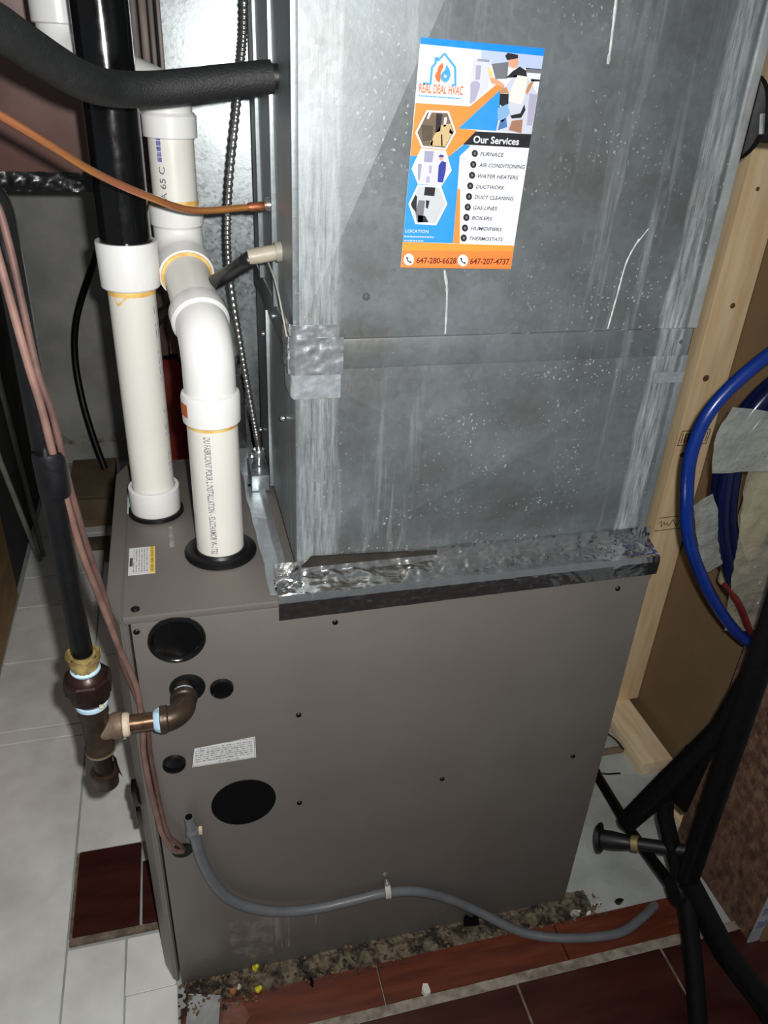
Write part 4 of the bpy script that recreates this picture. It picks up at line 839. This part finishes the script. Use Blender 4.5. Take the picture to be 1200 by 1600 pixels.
r0_ = []; chip('paper_scrap', (0.435, -0.113, 0.0125), (0.012, 0.010, 0.010), M('white_scrap', (206, 202, 190), 0.8), 'small white torn paper scrap on the brown tile edge', 'paper', 3)
r0_ = []; chip('orange_stone', (0.098, -0.040, 0.013), (0.008, 0.007, 0.008), M('orange_chip', (172, 104, 60), 0.8), 'small orange stone chip in rubble at the furnace corner', 'chip', 4)
r0_ = []; chip('white_pebble', (0.108, -0.034, 0.014), (0.0045, 0.0045, 0.006), M('white_scrap', (206, 202, 190), 0.8), 'tiny white pebble beside the orange stone chip', 'pebble', 5)
r0_ = []; chip('black_scrap', (0.236, -0.052, 0.012), (0.004, 0.013, 0.005), m_void, 'small black plastic scrap on the brown tile near the yellow nuts', 'scrap', 6)
mesh('black_shard', [(0.545, -0.014, 0.012), (0.575, -0.018, 0.012), (0.572, -0.012, 0.040), (0.562, -0.014, 0.024), (0.548, -0.010, 0.036), (0.545, -0.006, 0.012), (0.575, -0.009, 0.012), (0.572, -0.006, 0.040), (0.562, -0.006, 0.024), (0.548, -0.004, 0.036)],
     [(0, 1, 2, 3, 4), (9, 8, 7, 6, 5), (0, 5, 6, 1), (1, 6, 7, 2), (2, 7, 8, 3), (3, 8, 9, 4), (4, 9, 5, 0)], m_void, None, None, ('notched black plastic shard upright against the furnace base', 'scrap'))
for i, (x, y, s, lab) in enumerate(((0.775, -0.035, 0.012, 'white splintered chip nearest the furnace right corner'), (0.80, -0.042, 0.008, 'tiny white splinter in rubble right of the furnace'), (0.825, -0.030, 0.011, 'white curled chip on concrete by the black pebble'))):
    r0_ = []; chip('plaster_chip', (x, y, 0.006), (s, s*0.5, s*0.9), M('white_scrap', (206, 202, 190), 0.8), lab, 'chip', 10+i)
r0_ = []; chip('black_pebble', (0.878, -0.028, 0.0), (0.009, 0.007, 0.010), m_gloss, 'shiny black pebble on concrete at the tile edge', 'pebble', 20)
grid('metal_scrap', lambda u, v: (0.010+0.055*u+0.01*v, -0.10+0.075*v-0.015*u, 0.014+0.010*u*(1-v)+0.0015*crump((u*.1, v*.1, 0), 1, 6)), 12, 10, galv('galv_scrap', base=(190,194,194), streaks=0, specks=0, metal=0.6), None, 0.001, tag=('torn shiny sheet-metal scrap on floor at the furnace near corner', 'metal scrap'))
# thin black cable tie on the concrete at right
sweep('cable_tie', spline([(1.03, 0.40, 0.014), (0.98, 0.33, 0.0035), (1.005, 0.285, 0.0035), (1.05, 0.275, 0.0035)], 8), 0.0022, m_blk, None, 8, tag=('thin black cable tie, straight one on the concrete', 'cable tie'))
sweep('cable_tie', spline([(1.02, 0.38, 0.016), (1.06, 0.40, 0.0165), (1.085, 0.37, 0.014), (1.09, 0.335, 0.0135)], 8), 0.0022, m_blk, None, 8, tag=('thin black cable tie curled beside the sill plate', 'cable tie'))

# behind the furnace, left
m_mud = M('dirty_wood', (92, 80, 64), 0.9, scale=14, rgb2=(60, 52, 42), bump=0.3)
CB = thing('dusty_carton', 'dusty brown carton on the floor against the back wall', 'carton', (-0.22, 1.80, 0))
box('carton_body', (-0.31, 1.66, 0.0), (-0.165, 1.95, 0.13), M('dusty_card', (118, 100, 76), 0.9, scale=9, var=0.14), CB, 0.004, jit=0.006)
box('carton_flap', (-0.31, 1.640, 0.05), (-0.17, 1.660, 0.128), M('dusty_card', (118, 100, 76), 0.9), CB, 0.003, jit=0.004)
box('timber_block', (-0.16, 1.55, 0.0), (-0.02, 1.80, 0.11), m_mud, None, 0.004, ('dark rough timber block behind the furnace, right of the carton', 'timber'), jit=0.006)
box('scrap_lumber', (-0.27, 1.50, 0.008), (-0.03, 1.545, 0.035), m_mud, None, 0.003, ('dark wooden slat lying across the tiles behind the furnace', 'timber'), jit=0.003)
box('scrap_lumber', (-0.19, 1.42, 0.008), (-0.03, 1.455, 0.045), m_mud, None, 0.003, ('short dark wooden slat nearest the furnace back corner', 'timber'), jit=0.003)
def crust(u, v):
    x = -0.43+0.5*u; z = 0.085+0.05*v*(0.5+0.9*noise.noise(Vector((x*14, 0, 4))))
    return (x, 2.196-0.010*(1-v)*abs(crump((x, 0, z), 0.5, 1)), z)
grid('plaster_crust', crust, 70, 6, M('lime_crust', (176, 172, 162), 0.95, scale=24, rgb2=(110, 106, 98), bump=0.5), wall_back)
sweep('power_cable', spline([(-0.02, 1.55, 1.05), (-0.085, 1.75, 0.98), (-0.17, 1.95, 0.80), (-0.235, 2.0, 0.64), (-0.258, 2.0, 0.50), (-0.250, 1.96, 0.36), (-0.225, 1.90, 0.24), (-0.195, 1.84, 0.14)], 10), 0.0115, M('cable_black', (12, 12, 13), 0.45), None, 14, tag=('black power cable curving down in front of the back wall', 'cable'))
RC = thing('red_cylinder', 'dull red canister standing at the back between the vent pipes', 'canister', (0.06, 1.98, 0.0))
lathe('canister_body', (0.06, 1.98, 0.0), (0, 0, 1), [(0, 0.055), (0.006, 0.062), (0.42, 0.062), (0.46, 0.052), (0.49, 0.028), (0.50, 0.02)], M('dull_red', (168, 52, 34), 0.55, scale=7, var=0.15), RC, 32)
lathe('canister_valve', (0.06, 1.98, 0.50), (0, 0, 1), [(0, 0.014), (0.02, 0.014), (0.022, 0.022), (0.04, 0.022)], m_void, RC, 18)
sweep('canister_hose', spline([(0.06, 1.96, 0.53), (0.11, 1.91, 0.50), (0.125, 1.90, 0.35), (0.118, 1.905, 0.12)], 8), 0.010, m_void, RC, 12)
m_rod = M('pale_rod', (150, 146, 136), 0.7, scale=20, var=0.15)
sweep('leaning_rod', [(-0.388, 1.50, 0.008), (-0.421, 1.548, 0.60), (-0.424, 1.555, 0.75)], 0.008, m_rod, None, 10, tag=('pale thin rod leaning on left wall, taller one nearer the pipes', 'rod'))
sweep('leaning_rod', [(-0.398, 1.475, 0.008), (-0.421, 1.355, 0.43), (-0.426, 1.335, 0.56)], 0.008, m_rod, None, 10, tag=('pale thin rod leaning on left wall, one nearer the plywood board', 'rod'))
m_ply = M('plywood', (186, 146, 92), 0.7, scale=6, rgb2=(160, 120, 72), stretch=(1, 1, 5), bump=0.1)
box('plywood_board', (-0.446, 0.30, 0.012), (-0.4335, 1.28, 0.9), m_ply, None, 0.002, ('golden plywood board standing at the far left edge', 'board'))

# ============================================================= RIGHT SIDE: STAND, HOSE, BOARDS
m_tube = M('black_powdercoat', (9, 9, 10), 0.55, scale=50, var=0.1, bump=0.15, bscale=160, spec=0.2)
SD = thing('tube_stand', 'black tubular steel folding stand with splayed legs at the lower right', 'stand', (0.92, -0.15, 0))
PV = Vector((0.905, -0.135, 0.190))
def rtube(name, pts, w, h=None, mat=None):
    return sweep(name, pts, w*0.707*1.0, mat or m_tube, SD, 4, sharp=30, flat=(h/w if h else None))
sweep('main_post', [PV+Vector((0.006, 0, -0.02)), (0.866, -0.15, 0.84), (0.83, -0.15, 1.25)], 0.0185, m_tube, SD, 20)
sweep('front_leg', [PV+Vector((0, 0, 0.02)), (0.900, -0.22, 0.095), (0.888, -0.285, 0.018)], 0.0165, m_tube, SD, 18)
sweep('side_leg', [PV+Vector((0, 0, 0.03)), (0.968, -0.215, 0.10), (1.030, -0.300, 0.023)], 0.0215, m_tube, SD, 18)
sweep('rear_leg', [PV+Vector((0, 0, -0.02)), (0.940, 0.06, 0.085), (0.985, 0.285, 0.013)], 0.0115, m_tube, SD, 16)
sweep('brace', [PV, (0.888, -0.06, 0.30), (0.880, -0.04, 0.385)], 0.0150, m_tube, SD, 16)
sweep('upper_strut', [(0.858, -0.005, 0.225), (0.877, -0.045, 0.36), (0.903, -0.10, 0.56), (0.900, -0.13, 0.74)], [0.019, 0.022, 0.020, 0.019], m_tube, SD, 18)
prism('gusset_plate', [(-0.10, 0.36), (-0.03, 0.34), (-0.055, 0.48), (-0.11, 0.52)], 'x', 0.884, 0.892, m_tube, SD, 0.001)
lathe('pivot_boss', PV+Vector((-0.02, 0, 0)), (1, 0, 0), [(0, 0.024), (0.004, 0.027), (0.036, 0.027), (0.040, 0.024)], m_tube, SD, 24)
ha = Vector((0.795, -0.012, 0.205)); hb = Vector((0.915, -0.11, 0.262)); hd = (hb-ha); hl = hd.length
lathe('handle_grip', ha, hd, [(0, 0.020), (0.002, 0.0255), (0.008, 0.0255), (0.010, 0.0165), (0.030, 0.0165), (0.055, 0.0135), (0.065, 0.0120), (hl, 0.0118)], M('grip_rubber', (20, 18, 22), 0.4, scale=60), SD, 24)
lathe('brass_ring', ha+hd.normalized()*0.064, hd, [(0, 0.0125), (0.001, 0.0142), (0.013, 0.0142), (0.014, 0.0125)], M('brass', (168, 146, 96), 0.35, metal=0.6), SD, 24)
box('end_tab', ha+Vector((-0.004, -0.004, 0.016)), ha+Vector((0.004, 0.004, 0.040)), m_tube, SD, 0.001)
for p_, r_ in (((0.888, -0.287, 0.0), 0.021), ((1.031, -0.302, 0.0), 0.026), ((0.986, 0.287, 0.0), 0.015)):
    lathe('rubber_foot', p_, (0, 0, 1), [(0, r_), (0.004, r_), (0.016, r_*0.86), (0.018, r_*0.6)], m_blk, SD, 20)
# coiled blue hose in a clear bag
m_blue = M('blue_hose', (14, 46, 124), 0.28, scale=30, var=0.08)
BH = thing('blue_hose', 'blue hose coil, its outer loop arching in front of the stud', 'hose', (1.02, 0.05, 0.58))
base = [(0.975, 1.175), (0.904, 1.136), (0.840, 1.067), (0.822, 1.000), (0.832, 0.925), (0.866, 0.823), (0.955, 0.690), (1.055, 0.592), (1.12, 0.60), (1.165, 0.74), (1.17, 0.93), (1.12, 1.10), (1.05, 1.17)]
sweep('outer_loop', spline([(x, 0.05, z) for x, z in base], 10, True), 0.0100, m_blue, BH, 18, closed=True)
cxh, czh = 1.025, 0.885
for k, (sc, y, r) in enumerate(((0.53, 0.078, 0.012), (0.43, 0.082, 0.012), (0.48, 0.105, 0.012), (0.38, 0.10, 0.012))):
    pts = [(cxh+(x-cxh)*sc*(1.02 if k % 2 else 1), y, czh+(z-czh)*sc*1.45) for x, z in base]
    sweep('inner_loop', spline(pts, 8, True), r, M('navy_hose', (14, 22, 58), 0.2, scale=30, var=0.08), BH, 16, closed=True)
sweep('red_tie', spline([(0.955, 0.045, 0.735), (0.99, 0.04, 0.695), (1.03, 0.04, 0.635), (1.048, 0.045, 0.615)], 6), [0.008]*4+[0.012]*8+[0.011]*7, M('red_tie', (104, 22, 20), 0.45), BH, 10, flat=0.5)
def film(name, alpha, col, rough):
    t = NT(name); t.set(Base_Color=srgb(*col), Roughness=rough, Alpha=t.ramp(t.noise(14), 0.3, 0.7, alpha-0.12, alpha+0.12)); t.bump(t.noise(60, None, 6, 0.7), 0.9, 0.006)
    return t.m
m_film = film('cloudy_film', 0.44, (168, 172, 166), 0.16); m_film2 = film('clear_film', 0.28, (190, 184, 160), 0.08)
PB = thing('plastic_bag', 'cloudy plastic bag wrapped around the blue hose coil', 'plastic bag', (1.0, 0.06, 0.6))
def bagf(u, v):
    z = 1.05-0.30*v; left = 0.868+0.030*math.sin(v*5)+0.02*v; right = 1.16
    x = left+(right-left)*u; c = crump((x, 0.05, z), 0.5, 3)
    return (x, 0.066-0.055*math.sin(min(1, u*1.8)*1.57)+0.007*c, z)
def bag1(u, v):
    z = 1.055-0.11*v; x = 0.878+0.28*u-0.012*math.sin(v*3.1); c = crump((x, 0.05, z), 0.45, 3)
    return (x, 0.058-0.030*math.sin(u*2.4)+0.006*c, z-0.045*(1-u)*v*0+0.05*u*(v-0.5))
grid('bag_sheet', bag1, 40, 26, m_film, PB, 0.0004)
def bag2(u, v):
    z = 0.955-0.33*v; x = 0.935+0.06*v+0.22*u; c = crump((x, 0.05, z), 0.6, 8)
    return (x, 0.052-0.020*math.sin(u*2.6)+0.008*c, z)
grid('bag_sheet', bag2, 40, 50, m_film2, PB, 0.0004)
def bag3(u, v):
    z = 0.90-0.14*v; x = 0.872+0.055*v+(0.05-0.03*abs(v-0.7))*u; c = crump((x, 0.07, z), 0.6, 5)
    return (x, 0.072+0.006*c, z-0.02*(1-u))
grid('bag_corner', bag3, 14, 24, m_film, PB, 0.0004)
CL = box('cream_liner', (1.03, 0.125, 0.66), (1.16, 0.15, 1.0), M('cream_liner', (176, 166, 130), 0.5, scale=12, var=0.1, bump=0.5, bscale=40), None, 0.01, ('cream packing sheet behind the coiled hose inside the bag', 'packing'))
# strand board and carton at the lower right
def osb():
    t = NT('strand_board'); v = t.n('ShaderNodeTexVoronoi', i_Vector=t.map((60, 60, 32)), i_Scale=1.0); bw = t.n('ShaderNodeRGBToBW', i_0=v.outputs['Color']).outputs[0]
    c = t.mix(t.ramp(t.noise(1.0, t.map((70, 70, 34)), 6, 0.7), 0.35, 0.65), srgb(90, 62, 48), srgb(140, 106, 82)); c = t.mix(t.ramp(t.noise(40), 0.45, 0.7), c, srgb(70, 46, 34))
    t.set(Base_Color=c, Roughness=0.85); t.bump(t.math('ADD', t.math('MULTIPLY', bw, 0.3), t.noise(90)), 0.6, 0.003); return t.m
OB = thing('strand_board', 'brown mottled strand board standing behind the black stand', 'board', (1.09, 0.0, 0))
box('board_slab', (1.082, -0.165, 0.0), (1.102, 0.085, 0.62), osb(), OB, 0.001)
sl = box('edge_tape', (1.079, -0.1675, 0.0), (1.1035, -0.1645, 0.62), M('white_edge_tape', (170, 172, 176), 0.6, scale=20, var=0.08), OB)
for z in (0.06, 0.10, 0.16, 0.26, 0.33): box('tape_print', (1.081, -0.1685, z), (1.100, -0.1674, z+0.022), M('blue_grey_print', (92, 98, 124), 0.6, scale=60, rgb2=(150, 152, 166)), sl)
CT = thing('cardboard_box', 'plain brown cardboard box at the lower right corner', 'box', (1.3, 0.0, 0))
box('box_body', (1.106, -0.172, 0.0), (1.20, 0.06, 0.5), M('cardboard', (140, 112, 80), 0.85, scale=7, var=0.06), CT, 0.003)
box('box_flap', (1.108, -0.176, 0.36), (1.198, -0.1725, 0.5), M('cardboard', (140, 112, 80), 0.85), CT, 0.001)
